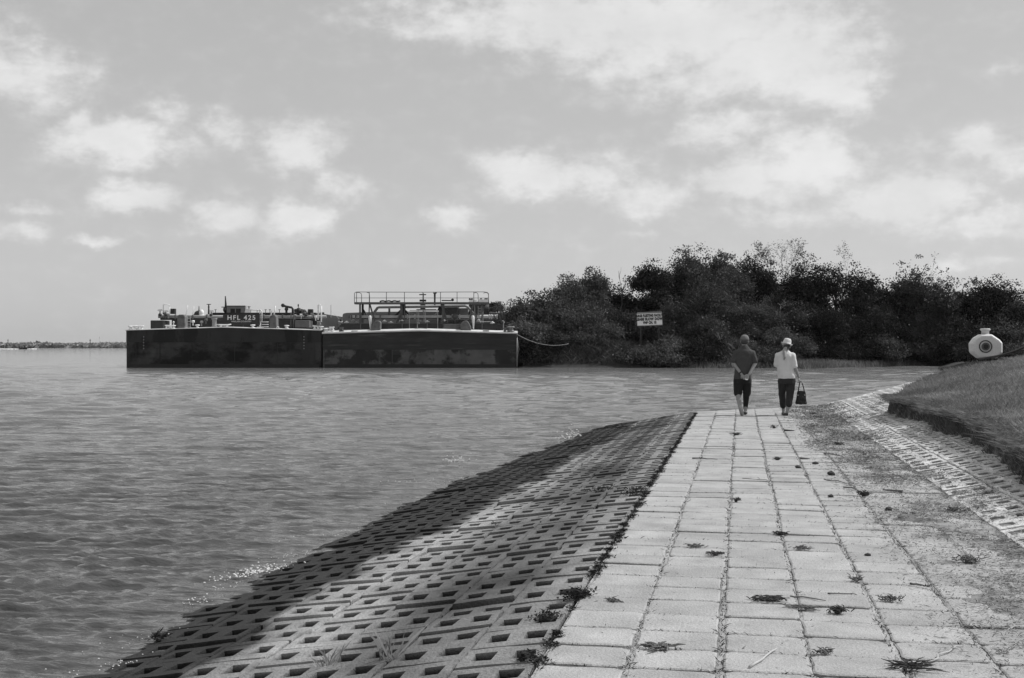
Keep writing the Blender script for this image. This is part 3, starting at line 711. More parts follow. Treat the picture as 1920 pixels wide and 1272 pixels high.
# ---------------------------------------------------------------- foam
def foam_at(px, py, sx_, sy_, m, size, hz=.05):
    q = on(px, py, WZ); c0 = q.x * ca + q.y * sa; d0 = -q.x * sa + q.y * ca; mb = MB()
    for i in range(m):
        s = size * random.uniform(.3, 1.2); tt = random.gauss(0, 1)
        c_ = c0 + sx_ * tt + random.gauss(0, sx_ * .25); d_ = d0 + sy_ * tt + random.gauss(0, abs(sy_) * .3 + .02)
        v = CW(c_, d_, WZ + .012 + abs(random.gauss(0, hz))); mb.ball(v, (s, s * .7, s * .45), 6, 4)
    return mb
allf = MB()
for a in [(480, 1078, .14, .15, 210, .010, .025), (545, 1046, .12, .10, 30, .006, .02), (855, 868, .12, .12, 60, .014, .05), (1068, 822, .13, .16, 70, .018, .07), (372, 1133, .05, .04, 26, .008, .02), (835, 905, .6, .1, 50, .008, .02), (205, 1255, .16, .10, 40, .006, .02), (425, 1105, .07, .07, 26, .006, .015), (680, 1000, .4, .3, 40, .006, .015), (905, 930, .5, .5, 34, .007, .015), (280, 1200, .2, .2, 24, .005, .015)]:
    f = foam_at(*a); b = len(allf.v); allf.v += f.v; allf.f += [tuple(i + b for i in q) for q in f.f]; allf.t += f.t
tag(allf.build('wave_foam', M_foam), 'white foam flecks where ripples break against the revetment', 'foam', kind='stuff')
# ---------------------------------------------------------------- barges
def lettering(name, text, size, mat, parent, loc, rot, xscale=1.0, bold=.0, spacing=1.0):
    cu = bpy.data.curves.new('t', 'FONT'); cu.body = text; cu.size = size; cu.align_x = 'CENTER'; cu.align_y = 'CENTER'; cu.extrude = .006; cu.offset = bold; cu.space_character = spacing
    o = bpy.data.objects.new('t', cu); C.objects.link(o); dg = bpy.context.evaluated_depsgraph_get()
    me = bpy.data.meshes.new_from_object(o.evaluated_get(dg)); bpy.data.objects.remove(o); bpy.data.curves.remove(cu)
    t = link(name, me, mat, parent); t.location = loc; t.rotation_euler = rot; t.scale = (xscale, 1, 1); return t
DB = 102.0
class Barge:
    def __init__(s, px0, name, label):
        s.c0 = (px0 - 960) / F * DB; s.root = empty(name, CW(s.c0, DB, WZ), YAW); tag(s.root, label, 'barge')
    def p(s, px, py, b=0.0):
        d = DB + b; return Vector(((px - 960) / F * d - s.c0, b, CAMZ + (HZ - py) / F * d - WZ))
    def bx(s, px0, px1, py0, py1, b, th, mb=None):
        a = s.p(px0, py1, b); c = s.p(px1, py0, b); mb = mb or MB(); mb.box(a.x, c.x, b, b + th, a.z, c.z); return mb
    def part(s, name, mat, mb, smooth=False, bevel=0, parent=None): return mb.build(name, mat, parent or s.root, smooth, bevel)
    def hull(s, px0, px1, pe, pm, seam, m1, m2, lend=88, rise=.18):
        a = s.p(px0, pe); b = s.p(px1, pe); m = s.p((px0 + px1) / 2, pm); sz = s.p(px0, seam).z; cr = .18
        mb = MB(); n = []
        pl = [(a.x + cr, 0), (b.x - cr, 0), (b.x - cr * .3, cr * .3), (b.x, cr), (b.x, lend), (a.x, lend), (a.x, cr), (a.x + cr * .3, cr * .3)]
        def vol(mb, pl, z0, ztop):
            k = len(pl); xm = (a.x + b.x) / 2; w2 = (b.x - a.x) / 2
            # refine front edge so the camber shows
            fr = [(pl[0][0] + (pl[1][0] - pl[0][0]) * i / 12, pl[0][1]) for i in range(13)]; P_ = fr + pl[2:]
            vs = [(x, y, z0) for x, y in P_] + [(x, y, ztop(abs(x - xm) / w2)) for x, y in P_]; k = len(P_)
            mb.add(vs, [tuple(range(k)), tuple(range(2 * k - 1, k - 1, -1))] + [(i, (i + 1) % k, (i + 1) % k + k, i + k) for i in range(k)])
        vol(mb, pl, -.8, lambda q: sz); s.part('hull', m1, mb)
        crown = lambda q: a.z + (m.z - a.z) * (1 - q)
        pl2 = [(x + (.02 if x > (a.x + b.x) / 2 else -.02), y - (.03 if y < 1 else -.02)) for x, y in pl]
        mb = MB(); vol(mb, pl2, sz + .002, crown); s.part('upper_strake', m2, mb)
        mb = MB()
        for i in range(12):
            q0 = abs(i / 6 - 1); q1 = abs((i + 1) / 6 - 1); x0 = a.x - .03 + (b.x - a.x + .06) * i / 12; x1 = a.x - .03 + (b.x - a.x + .06) * (i + 1) / 12
            z0, z1 = crown(q0), crown(q1)
            mb.add([(x0, -.08, z0 - rise * .5), (x1, -.08, z1 - rise * .5), (x1, -.08, z1 + .02), (x0, -.08, z0 + .02), (x0, .9, z0 + rise), (x1, .9, z1 + rise), (x0, lend, z0 + rise), (x1, lend, z1 + rise)],
                   [(0, 1, 2, 3), (3, 2, 5, 4), (4, 5, 7, 6)])
        s.part('deck', M_deck, mb)
        mb = MB(); mb.box(a.x + cr + .01, b.x - cr - .01, -.012, .2, -.6, .30); s.part('waterline_band', M_wet, mb)
B = Barge(236, 'tank_barge', 'black hulled tank barge with white lettering HFL 425, left of the moored pair')
B.hull(236, 603, 619.5, 614, 642, M_hull, M_hull_up, rise=.07)
# draught marks
for px in (269.5, 570):
    for i in range(5): mb = MB(); q = B.p(px, 632 + i * 5.5, 0); zz_ = q.z; mb.box(q.x - .04, q.x + .04, -.045, -.02, zz_ - .04, zz_ + .05); B.part('draught_mark', M_galv, mb)
for px in (255, 300, 360, 440, 520, 590):
    mb = MB(); q = B.p(px, 0, 0); mb.box(q.x - .02, q.x + .02, -.02, .01, .3, 2.1); B.part('weld_seam', M_hull_up, mb)
tr = MB(); B.bx(322, 600, 592.5, 616, 5, 70, tr); B.part('trunk', M_steel, tr)
tr = MB(); B.bx(398, 592, 586.5, 592, 9, 60, tr); B.part('trunk_top', M_steel, tr)
B.part('locker', M_steel, B.bx(282, 306, 601, 617, 2.2, 2.0), bevel=.04)
B.part('locker', M_steel2, B.bx(553, 580, 601, 614.5, 1.6, 1.8), bevel=.04)
B.part('generator_box', M_steel, B.bx(588, 602, 590, 615, 3.5, 3), bevel=.05)
B.part('switch_box', M_steel, B.bx(319, 327.5, 579, 589, 3, .5), bevel=.02)
B.part('switch_box', M_steel, B.bx(577, 586, 580, 586.5, 3, .5), bevel=.02)
mb = MB(); mb.tube([B.p(297, 594, 3), B.p(420, 594, 3)], .13, 10); mb.tube([B.p(420, 594, 3), B.p(612, 594, 3)], .13, 10); B.part('manifold_pipe', M_galv, mb, True)
mb = MB(); mb.tube([B.p(301, 598, 3.6), B.p(420, 598, 3.6), B.p(600, 598.5, 3.6)], .11, 8); B.part('manifold_pipe', M_steel, mb, True)
for px in (310, 329, 362, 388, 456, 495, 530, 566, 589):
    mb = MB(); q = B.p(px, 594, 3); mb.lathe([(.2, -.05), (.2, .05)], 0, 0, 0, 12, 'x'); mb.v = [(v[0] + q.x, v[1] + q.y, v[2] + q.z) for v in mb.v]; B.part('flange', M_steel2, mb)
for px, top in ((300, 582), (396, 584), (566, 582), (311, 584), (574, 585)):
    mb = MB(); a = B.p(px, top, 3); b = B.p(px, 594, 3); mb.tube([b, b.lerp(a, .4), b.lerp(a, .5), a], [.12, .12, .05, .04], 8); mb.ball(b.lerp(a, .25), .17)
    v = B.part('valve', M_steel, mb, True); w_ = MB()
    for k in range(12):
        A = k * math.pi / 6; w_.tube([a + Vector((math.cos(A) * .2, math.sin(A) * .08, math.sin(A) * .06)), a + Vector((math.cos(A + .53) * .2, math.sin(A + .53) * .08, math.sin(A + .53) * .06))], .018, 4)
    B.part('handwheel', M_steel2, w_, False, 0, v)
def pitted(Bg, poly, b, th, name='fender_block'):
    mb = MB(); mb.prism([(Bg.p(x, y, b).x, Bg.p(x, y, b).z) for x, y in poly], b, b + th); return Bg.part(name, M_rust, mb, False, .05)
pitted(B, [(332, 616), (347, 616), (347, 594), (344, 590), (335, 590), (332, 594)], .5, .9)
pitted(B, [(505, 616), (519, 616), (518, 595), (515, 590), (510, 590), (505, 595)], .5, .9)
pitted(B, [(566, 601), (560, 588), (575, 588), (580, 600)], 4.4, .6, 'pump_casing')
mb = MB()
for y in (598, 603, 608, 612): mb.tube([B.p(349, y, 2.4), B.p(357, y, 2.4)], .025, 5)
mb.tube([B.p(349, 594, 2.4), B.p(349, 614, 2.4)], .025, 5); mb.tube([B.p(357, 594, 2.4), B.p(357, 614, 2.4)], .025, 5); B.part('ladder', M_pipe, mb)
mb = MB()
for y in (604, 608.6, 613): mb.tube([B.p(491, y, 2.4), B.p(503.5, y, 2.4)], .035, 5)
B.part('ladder', M_white, mb)
def hoop(Bg, pts, r, name='guard_rail', mat=None, b=2.6):
    mb = MB(); mb.tube([Bg.p(x, y, b) for x, y in pts], r, 6); return Bg.part(name, mat or M_white, mb, True)
hoop(B, [(306, 590), (306, 572.5), (308, 571), (316, 571.5), (318, 574)], .045)
hoop(B, [(318, 576), (318, 590)], .04); hoop(B, [(348.5, 591), (352, 573)], .03); hoop(B, [(361, 591), (363.5, 575)], .03)
hoop(B, [(464, 581.5), (484, 581.5), (487, 583), (487.5, 612)], .05); hoop(B, [(486, 581), (489, 582), (491, 585), (491, 604)], .05)
hoop(B, [(488, 603), (487.5, 614)], .09, 'stanchion'); hoop(B, [(482, 613.5), (494, 614.5)], .06, 'stanchion')
hoop(B, [(508, 592), (509.5, 583)], .06, 'stanchion'); hoop(B, [(513.5, 590), (515, 586), (515.8, 574)], .055, 'stanchion')
hoop(B, [(596.5, 600), (596.5, 573), (598, 571.5), (601, 572)], .06); hoop(B, [(602.5, 574), (602.5, 604)], .06); hoop(B, [(596.5, 586), (602.5, 586)], .04)
mb = MB(); q = B.p(373, 590, 5); mb.ball(q, (.45, .4, .36), 12, 8); mb.tube([q, q + Vector((0, 0, .75))], [.07, .03], 6); B.part('vent', M_steel, mb, True)
mb = MB(); q = B.p(378, 590.5, 3.4); mb.ball(q + Vector((0, 0, .15)), (.22, .22, .3), 12, 8); mb.lathe([(.3, -.15), (.3, -.05), (.16, .02)], q.x, q.y, q.z, 12); B.part('vent', M_white, mb, True)
mb = MB(); mb.tube([B.p(391.3, 590, 5), B.p(391.3, 570.5, 5)], [.09, .05], 6); mb.tube([B.p(387.5, 571, 5), B.p(395.3, 571, 5)], .035, 5); mb.tube([B.p(389.8, 576, 5), B.p(392.8, 576, 5)], .05, 5); B.part('navigation_light_post', M_steel, mb)
mb = MB(); q = B.p(402, 613, 1.5); hgt = B.p(402, 597, 1.5).z - q.z; mb.lathe([(.26, 0), (.2, .1), (.19, hgt * .8), (.25, hgt * .9), (.25, hgt)], q.x, q.y, q.z, 12); B.part('capstan', M_galv, mb, True)
def kevel(Bg, px, py, w_, name='cleat', mat=None, b=.25):
    q = Bg.p(px, py, b); u = w_ / 22.25 / 2; mb = MB(); mb.tube([q + Vector((-u, 0, .30)), q + Vector((-u * .5, 0, .26)), q + Vector((u * .5, 0, .26)), q + Vector((u, 0, .32))], [.04, .07, .07, .04], 7)
    mb.tube([q + Vector((-u * .35, 0, .24)), q + Vector((-u * .55, 0, 0))], [.06, .12], 7); mb.tube([q + Vector((u * .35, 0, .24)), q + Vector((u * .55, 0, 0))], [.06, .12], 7)
    mb.box(q.x - u * .8, q.x + u * .8, q.y - .12, q.y + .12, q.z - .02, q.z + .04); return Bg.part(name, mat or M_white, mb, True)
def bitt(Bg, px, py, r=.13, h=.3, mat=None, b=.3):
    q = Bg.p(px, py, b); mb = MB(); mb.lathe([(r * 1.7, 0), (r * 1.5, .04), (r * .8, .08), (r * .75, h * .6), (r * 1.7, h * .75), (r * 1.7, h * .92), (r * .9, h)], q.x, q.y, q.z, 12); return Bg.part('bollard', mat or M_white, mb, True)
kevel(B, 420, 615.5, 27); kevel(B, 249, 618, 16); kevel(B, 262, 618.4, 16); kevel(B, 593, 617.8, 14); kevel(B, 315, 617, 12); kevel(B, 598, 610, 8, mat=M_galv)
for px, py in ((245, 618.5), (370, 615.5), (474, 615.5), (537.5, 616.5), (325, 616.5), (602, 618.5)): bitt(B, px, py)
mb = MB(); mb.tube([B.p(325.5, 616, .4), B.p(325.5, 605, .4)], .05, 6); mb.ball(B.p(325.5, 604.5, .4), .09); B.part('stanchion', M_white, mb, True)
mb = MB(); q = B.p(521, 614.6, .3)
for k in range(10):
    A, A2 = k * math.pi / 5, (k + 1) * math.pi / 5; mb.tube([q + Vector((math.cos(A) * .09, 0, math.sin(A) * .09)), q + Vector((math.cos(A2) * .09, 0, math.sin(A2) * .09))], .03, 5)
B.part('pad_eye', M_white, mb)
sb = B.part('name_board', M_steel, B.bx(418, 487, 588.5, 609.5, 2.0, .12))
q = B.p(452.5, 596.3, 1.98); lettering('lettering', 'HFL 425', .54, M_text, sb, q, (R(90), 0, 0), 1.05, .012, 1.28)
q = B.p(452.5, 603.2, 1.98); lettering('lettering', 'HARLAN COUNTRY', .19, M_text, sb, q, (R(90), 0, 0), 1.0, .0)
for px in (426, 438, 456, 476):
    mb = MB(); mb.tube([B.p(px, 609.5, 2.1), B.p(px, 616, 2.1)], .03, 5); B.part('board_leg', M_steel2, mb)
mb = MB(); mb.tube([B.p(423, 588, 8), B.p(423.3, 570, 8), B.p(422.5, 555.5, 8)], [.12, .09, .05], 7); q = B.p(421.5, 581, 8); mb.ball(q, (.17, .17, .26)); mb.box(q.x - .3, q.x + .05, q.y - .05, q.y + .05, q.z + .2, q.z + .27); B.part('mast', M_steel, mb, True)
cb_ = B.part('pump_cabin', M_galv, B.bx(424.5, 459, 574, 588.5, 10, 2.2), bevel=.03)
for x0, x1 in ((432, 440.3), (442.5, 451)):
    f_ = B.part('window', M_steel, B.bx(x0, x1, 579, 589, 9.97, .05), False, 0, cb_); B.part('frame', M_galv, B.bx(x0, x1, 578.2, 579, 9.93, .08), False, 0, f_)
B.part('roof_edge', M_galv, B.bx(423.8, 459.8, 573.2, 574.2, 9.9, 2.4), False, 0, cb_)
B.part('panel', M_white, B.bx(459.3, 462.5, 574, 579.5, 9.9, .3), False, 0, cb_)
for px in (404, 470, 482, 498, 506, 524):
    mb = MB(); mb.tube([B.p(px, 588, 9), B.p(px, 581, 9)], .03, 5); mb.tube([B.p(px - 2, 581, 9), B.p(px + 2, 581, 9)], .03, 5); B.part('hatch_handle', M_steel2, mb)
mb = MB(); q = B.p(530.4, 573, 3); mb.ball(q, (.17, .12, .17), 12, 8); mb.tube([q, B.p(536, 575, 3), B.p(547, 577, 3), B.p(549, 580, 3), B.p(549, 590, 3)], .10, 8); mb.tube([B.p(537, 575, 3), B.p(537, 592, 3)], .10, 8); mb.ball(B.p(537, 580, 3), .17); B.part('loading_arm', M_steel, mb, True)
mb = MB(); mb.tube([B.p(552, 583, 4), B.p(566, 583, 4), B.p(572, 586, 4)], .16, 8); mb.ball(B.p(560, 583, 4), .27); mb.ball(B.p(570, 585, 4), .22); mb.tube([B.p(559.5, 582, 4), B.p(559.2, 571, 4)], .025, 5); mb.ball(B.p(559.2, 573, 4), (.06, .05, .14)); B.part('pump', M_steel, mb, True)
for i, (px, py) in enumerate([(553, 592), (565, 591), (571, 588), (585, 589), (592, 594), (308, 588), (316, 590), (343, 598), (386, 600), (378, 604), (362, 603)]):
    mb = MB(); q = B.p(px, py, 2.5); mb.tube([q + Vector((-.12, 0, 0)), q + Vector((.12, 0, 0))], .10, 8); mb.tube([q, q + Vector((0, 0, -.35))], .05, 6); B.part('coupling', [M_galv, M_white, M_steel2][i % 3], mb, True)
for a, b in ((545.5, 590), (550.5, 592)):
    mb = MB(); mb.tube([B.p(a, b - 4, 2.2), B.p(a, 615, 2.2)], .04, 5); B.part('stanchion', M_steel2, mb)

B = Barge(604, 'tank_barge', 'rusty tank barge carrying a railed walkway and long pipes, right of the moored pair')
B.hull(604.5, 970, 624.5, 619.5, 656, M_hull2, M_hull2_up)
mb = MB(); mb.tube([B.p(969.3, 634, -.02), B.p(969.6, 688, -.02)], .05, 6); B.part('lit_corner_edge', M_galv, mb, True)  # pale pipe added to stand for the sunlit edge of the hull side
mb = MB()
for k in range(5): mb.box(B.p(735, 0).x, B.p(812, 0).x, -.025, .01, 1.55 - k * .10, 1.57 - k * .10)
for px in (712, 735, 811, 845, 918): mb.box(B.p(px, 0).x, B.p(px, 0).x + .03, -.022, .01, .4, 1.6)
B.part('weld_seam', M_steel2, mb)
mb = MB(); p0 = [(632, 617.5), (640, 607), (946, 607), (946, 617.5)]; mb.prism([(B.p(x, y, 1.6).x, B.p(x, y, 1.6).z) for x, y in p0], 1.6, 1.75); B.part('coaming', M_steel, mb)
for px in (676, 713, 754, 801, 831, 904):
    mb = MB(); q = B.p(px, 617, 1.55); mb.box(q.x - .04, q.x + .04, 1.5, 1.6, q.z, q.z + .45); B.part('coaming_rib', M_steel2, mb)
mb = MB(); pr = [(642, 612), (642, 591), (644, 588), (650, 586.8), (700, 585), (800, 584), (925, 585.5), (948, 587.5), (952, 590), (953, 612)]
mb.prism([(B.p(x, y, 7).x, B.p(x, y, 7).z) for x, y in pr], 7, 80); B.part('trunk', M_steel2, mb, False, .05)
wk = B.part('walkway', M_steel2, B.bx(664, 917, 566.8, 570.6, 2.0, 1.1))
for bk in (2.0, 3.1):
    mb = MB(); y0 = 548
    mb.tube([B.p(664.5, 567, bk), B.p(664.5, 551, bk), B.p(666, 548.5, bk), B.p(669, y0 - .3, bk), B.p(700, y0, bk), B.p(790, y0 + .2, bk), B.p(908, y0 - .4, bk), B.p(914, 548.5, bk), B.p(916, 551, bk), B.p(916.3, 567, bk)], .028, 6)
    mb.tube([B.p(664.5, 559, bk), B.p(916.3, 559, bk)], .022, 5)
    for px in (668.5, 692.3, 724.5, 758.3, 792.8, 826, 857, 888.4): mb.tube([B.p(px, 567, bk), B.p(px, 548, bk)], .03, 5)
    B.part('railing', M_steel2, mb, True, 0, wk)
for x0, x1 in ((668.5, 678), (688, 693), (888.4, 896.5), (906.5, 916)):
    mb = MB(); mb.tube([B.p(x0, 550 if x0 > 700 else 549, 2.6), B.p((x0 + x1) / 2, 548.6, 2.6), B.p(x1 - .5, 551, 2.6), B.p(x1, 555, 2.6), B.p(x1, 567, 2.6)], .028, 5); B.part('railing', M_steel2, mb, True, 0, wk)
hose = MB(); pts = [B.p(712 + i * 3.2, 566 - 1.6 * abs(math.sin(i * .9)), 2.5) for i in range(13)]; hose.tube(pts, .07, 6); tag(hose.build('hose', M_steel, B.root, True), 'coiled hose lying on the walkway')
def strut(pts, r, mat=M_steel2, b=2.2, name='support'): 
    mb = MB(); mb.tube([B.p(x, y, b) for x, y in pts], r, 4); return B.part(name, mat, mb)
strut([(675, 570), (675, 608)], .08); strut([(680, 570), (680, 606)], .10, M_steel, 3); strut([(680, 580), (687, 590)], .08, M_steel, 3)
strut([(692.5, 570), (691.5, 600)], .05); strut([(693, 570), (701, 596), (704, 608)], .07)
strut([(752.5, 570), (752.5, 606)], .11); strut([(757, 570), (757, 594)], .16, M_steel, 3); strut([(751, 583), (742, 592)], .10, M_steel, 3); strut([(758, 582), (767, 589)], .10, M_steel, 3); strut([(751, 588), (743, 606)], .09)
strut([(758.5, 570), (758, 606)], .05); strut([(831, 570), (831.5, 617)], .11); strut([(826, 575), (826, 606)], .16, M_steel, 3); strut([(822, 583), (826, 575)], .12, M_steel, 3); strut([(832, 583), (839.5, 606)], .08)
strut([(827.5, 571), (831, 580)], .09); strut([(890, 572), (890, 592)], .05, M_galv); strut([(887, 571), (884, 582), (881, 600)], .09); strut([(904.7, 570), (904.5, 606)], .10); strut([(838, 580), (846, 592)], .05, M_steel)
strut([(730, 577), (730, 594)], .09, M_steel, 4)
mb = MB(); mb.tube([B.p(700, 588.5, 3.5), B.p(708, 577.5, 3.5), B.p(711, 576.5, 3.5), B.p(790, 575.5, 3.5), B.p(872, 574, 3.5), B.p(877, 576, 3.5), B.p(889, 590, 3.5)], .12, 10); B.part('crossover_pipe', M_galv, mb, True)
mb = MB(); mb.tube([B.p(655, 594, 2.8), B.p(800, 594, 2.8), B.p(932, 593, 2.8)], .12, 10); B.part('manifold_pipe', M_pipe, mb, True)
mb = MB(); mb.tube([B.p(658, 597.5, 3.3), B.p(800, 597.5, 3.3), B.p(925, 597, 3.3)], .10, 8); B.part('manifold_pipe', M_steel2, mb, True)
for px in (655, 659, 667, 676, 713, 764, 778, 848, 862, 893, 918, 922, 927, 932):
    mb = MB(); q = B.p(px, 593.8, 2.8); mb.lathe([(.20, -.04), (.20, .04)], 0, 0, 0, 12, 'x'); mb.v = [(v[0] + q.x, v[1] + q.y, v[2] + q.z) for v in mb.v]; B.part('flange', M_steel2 if px % 2 else M_pipe, mb)
mb = MB(); mb.ball(B.p(853, 594.5, 2.6), (.28, .2, .28), 12, 8); mb.tube([B.p(853, 597, 2.6), B.p(853, 607, 2.6)], .04, 5); B.part('valve', M_steel2, mb, True)
for px in (693.7, 886.8):
    mb = MB(); mb.tube([B.p(px, 592, 1.2), B.p(px, 594, 1.2), B.p(px + .3, 600, 1.2), B.p(px + 1, 617, 1.2)], [.07, .13, .12, .055], 9); B.part('davit_post', M_white, mb, True)
pitted(B, [(694, 621.5), (713, 621.5), (713.5, 604), (710, 601.5), (703, 602), (698, 608)], .35, .9); pitted(B, [(863, 621.5), (883.5, 621.5), (883, 613), (877, 602.5), (873, 601), (868, 603), (864, 606)], .35, .9)
B.part('engine_house', M_steel, B.bx(833, 859, 575, 604, 5.0, 2.5), bevel=.04); B.part('roof_plate', M_pipe, B.bx(832, 860, 573.8, 575, 4.9, 2.7))
B.part('cooler_box', M_steel2, B.bx(860, 877, 578, 600, 5.5, 1.5), bevel=.03)
B.part('front_box', M_steel2, B.bx(832, 863.5, 608, 618, 1.2, .4), bevel=.02)
mb = MB(); mb.box(B.p(786.5, 0, 4).x, B.p(798.5, 0, 4).x, 4, 4.5, B.p(0, 565.5, 4).z, B.p(0, 562, 4).z); mb.box(B.p(788, 0, 4).x, B.p(797, 0, 4).x, 4, 4.5, B.p(0, 582, 4).z, B.p(0, 570.5, 4).z); mb.tube([B.p(793.5, 584, 4.2), B.p(793.5, 550, 4.2)], .06, 6); mb.tube([B.p(786, 552.8, 4.2), B.p(799, 552.8, 4.2)], .05, 5); B.part('pump_tower', M_steel, mb)
mb = MB(); mb.box(B.p(781, 0, 4).x, B.p(818, 0, 4).x, 3.8, 4.8, B.p(0, 581.5, 4).z, B.p(0, 580, 4).z); B.part('pump_shelf', M_galv, mb)
mb = MB(); mb.tube([B.p(815.2, 574, 4.2), B.p(815.2, 549.5, 4.2)], [.07, .1], 6); mb.tube([B.p(812.2, 550, 4.2), B.p(819, 549.7, 4.2)], .05, 5); B.part('vent_post', M_steel, mb)
mb = MB(); z_ = B.p(0, 564.5, 4); mb.tube([B.p(828, 563.8, 3), B.p(846, 564, 3)], .05, 5); mb.ball(B.p(848.5, 562.6, 3), .13); B.part('hose_reel', M_steel, mb)
mb = MB(); q0 = B.p(879, 580.5, 6); q1 = B.p(917, 580.5, 6); mb.tube([q0, q0 + Vector((.12, 0, 0)), q1 - Vector((.12, 0, 0)), q1], [.42, .5, .5, .42], 18); tk = B.part('day_tank', M_steel, mb, True)
B.part('saddle', M_galv, B.bx(879, 917, 566, 570, 5.9, .6), False, 0, tk)
B.part('cabinet', M_white, B.bx(880, 894, 562.5, 567, 5.6, .5)); B.part('cabinet', M_white, B.bx(897.5, 915.5, 561.5, 567, 5.6, .5))
for px in (881, 885, 902, 910, 913): mb = MB(); q = B.p(px, 561.5, 5.7); mb.ball(q, .1); B.part('knob', M_steel, mb)
mb = MB(); mb.tube([B.p(896.5, 574, 5.2), B.p(896.5, 592, 5.2)], .03, 5); mb.tube([B.p(902.5, 574, 5.2), B.p(902.5, 592, 5.2)], .03, 5)
for y in (578.5, 582, 585, 589): mb.tube([B.p(896.5, y, 5.2), B.p(902.5, y, 5.2)], .025, 5)
B.part('ladder', M_galv, mb)
mb = MB(); mb.tube([B.p(768, 582.5, 1.4), B.p(820.5, 582.5, 1.4), B.p(820.8, 618, 1.4)], .035, 5); mb.tube([B.p(767.5, 590, 1.4), B.p(767.8, 617, 1.4)], .03, 5); mb.tube([B.p(820, 586, 1.4), B.p(813, 593, 1.4)], .03, 5)
for px in (782, 785, 795, 797.5): mb.tube([B.p(px, 582.5, 1.4), B.p(px, 604, 1.4)], .03, 5)
B.part('handrail', M_galv, mb)
mb = MB(); mb.tube([B.p(782.5, 615, 1), B.p(782.5, 605, 1), B.p(785.5, 604.5, 1), B.p(785.5, 608, 1)], .04, 5); B.part('handrail', M_galv, mb)
B.part('gangplank', M_pipe, B.bx(777.5, 801, 616, 617.3, .6, .5)); 
for x0, x1, y in ((658.5, 670.5, 621.3), (905.5, 917, 620.8)): B.part('fairlead', M_ink, B.bx(x0, x1, y - 1, y + 1, .1, .3), bevel=.03)
for i, (px, py) in enumerate([(668, 605), (721, 602), (733, 604.5), (788, 602.5), (801, 603), (753, 601), (902, 602), (923, 605), (650, 604), (662, 601), (833, 601), (898, 600)]):
    mb = MB(); q = B.p(px, py, 2.2); mb.ball(q, (.12, .1, .10), 8, 5); mb.tube([q + Vector((-.2, 0, -.05)), q + Vector((.2, 0, -.03))], .035, 5); B.part('coupling', M_white if i % 3 else M_galv, mb, True)
mb = MB(); mb.tube([B.p(893, 603.6, 2), B.p(920, 603.6, 2)], .03, 5); mb.tube([B.p(897, 599, 2), B.p(902, 606, 2)], .04, 5); B.part('drain_pipe', M_pipe, mb)
mb = MB(); mb.tube([B.p(941, 602, 1), B.p(944, 602, 1), B.p(946, 606, 1)], .045, 5); mb.tube([B.p(944, 603, 1), B.p(944, 620, 1)], .045, 5); B.part('handrail', M_galv, mb)
bitt(B, 956, 621.5, .14, .42, M_galv); bitt(B, 960, 621.5, .14, .42, M_galv); kevel(B, 950, 622.5, 14, mat=M_steel2); kevel(B, 616, 622.5, 16); kevel(B, 622, 620.5, 10); bitt(B, 610, 622.5, .13, .3)
kevel(B, 640, 622.0, 8, mat=M_steel2)
# mooring line to the bank
mb = MB(); a = at(969, 627, DB - .1); b = at(1066, 645, DB + .8); pts = []
for i in range(15): s_ = i / 14; q = a.lerp(b, s_); q.z -= 4 * s_ * (1 - s_) * .45; pts.append(q)
rp = mb; rp.tube(pts, .026, 6); tag(rp.build('mooring_rope', M_rope, None, True), 'pale mooring rope sagging from the rusty barge to the bank', 'rope')
mb = MB(); mb.tube([at(970, 632, DB), at(973, 655, DB), at(969.5, 675, DB - .1)], .015, 5); tag(mb.build('mooring_rope', M_rope, None, True), 'thin loose line hanging beside the corner of the rusty barge', 'rope')

# third barge far behind with covered hopper
r3 = empty('covered_barge', at(622, 690, 118) * 1.0, YAW); r3.location.z = WZ; tag(r3, 'pale covered barge glimpsed in the gap between the two moored barges', 'barge')
c0 = (622 - 960) / F * 118
def q3(px, py, b=0): d = 118 + b; return ((px - 960) / F * d - c0, b, CAMZ + (HZ - py) / F * d - WZ)
mb = MB(); mb.add([q3(600, 596), q3(643, 604.5), q3(643, 640), q3(600, 640), q3(600, 593, 3), q3(643, 602, 3), q3(643, 640, 3), q3(600, 640, 3)], [(0, 1, 2, 3), (4, 5, 1, 0), (5, 6, 2, 1), (7, 4, 0, 3), (6, 7, 3, 2), (5, 4, 7, 6)])
mb.build('hopper_cover', M_pipe, r3)
mb = MB(); a, b = q3(575, 622), q3(665, 700); mb.box(a[0], b[0], .1, 30, -.5, a[2]); mb.build('hull', M_steel2, r3)
for k in range(6):
    mb = MB(); x, y, z = q3(604 + k * 7, 594.5 + k * 1.55, .5); mb.ball((x, y, z + .02), (.12, .1, .17), 8, 5); mb.build('cover_clamp', M_steel, r3)
for k in range(4):
    mb = MB(); A = q3(601, 600 + k * 5); Bq = q3(642, 607 + k * 3.6); mb.tube([Vector(A) + Vector((0, -.03, 0)), Vector(Bq) + Vector((0, -.03, 0))], .03, 4); mb.build('cover_rib', M_steel2, r3)
mb = MB(); mb.tube([q3(620.5, 596), q3(620.5, 572)], .03, 5); mb.tube([q3(620, 582), q3(636, 598)], .012, 4); mb.build('jackstaff', M_pipe, r3)
mb = MB(); a = q3(600, 590); b = q3(607.5, 586); mb.box(a[0], b[0], -.2, .2, a[2], b[2]); mb.build('lamp_box', M_steel, r3)

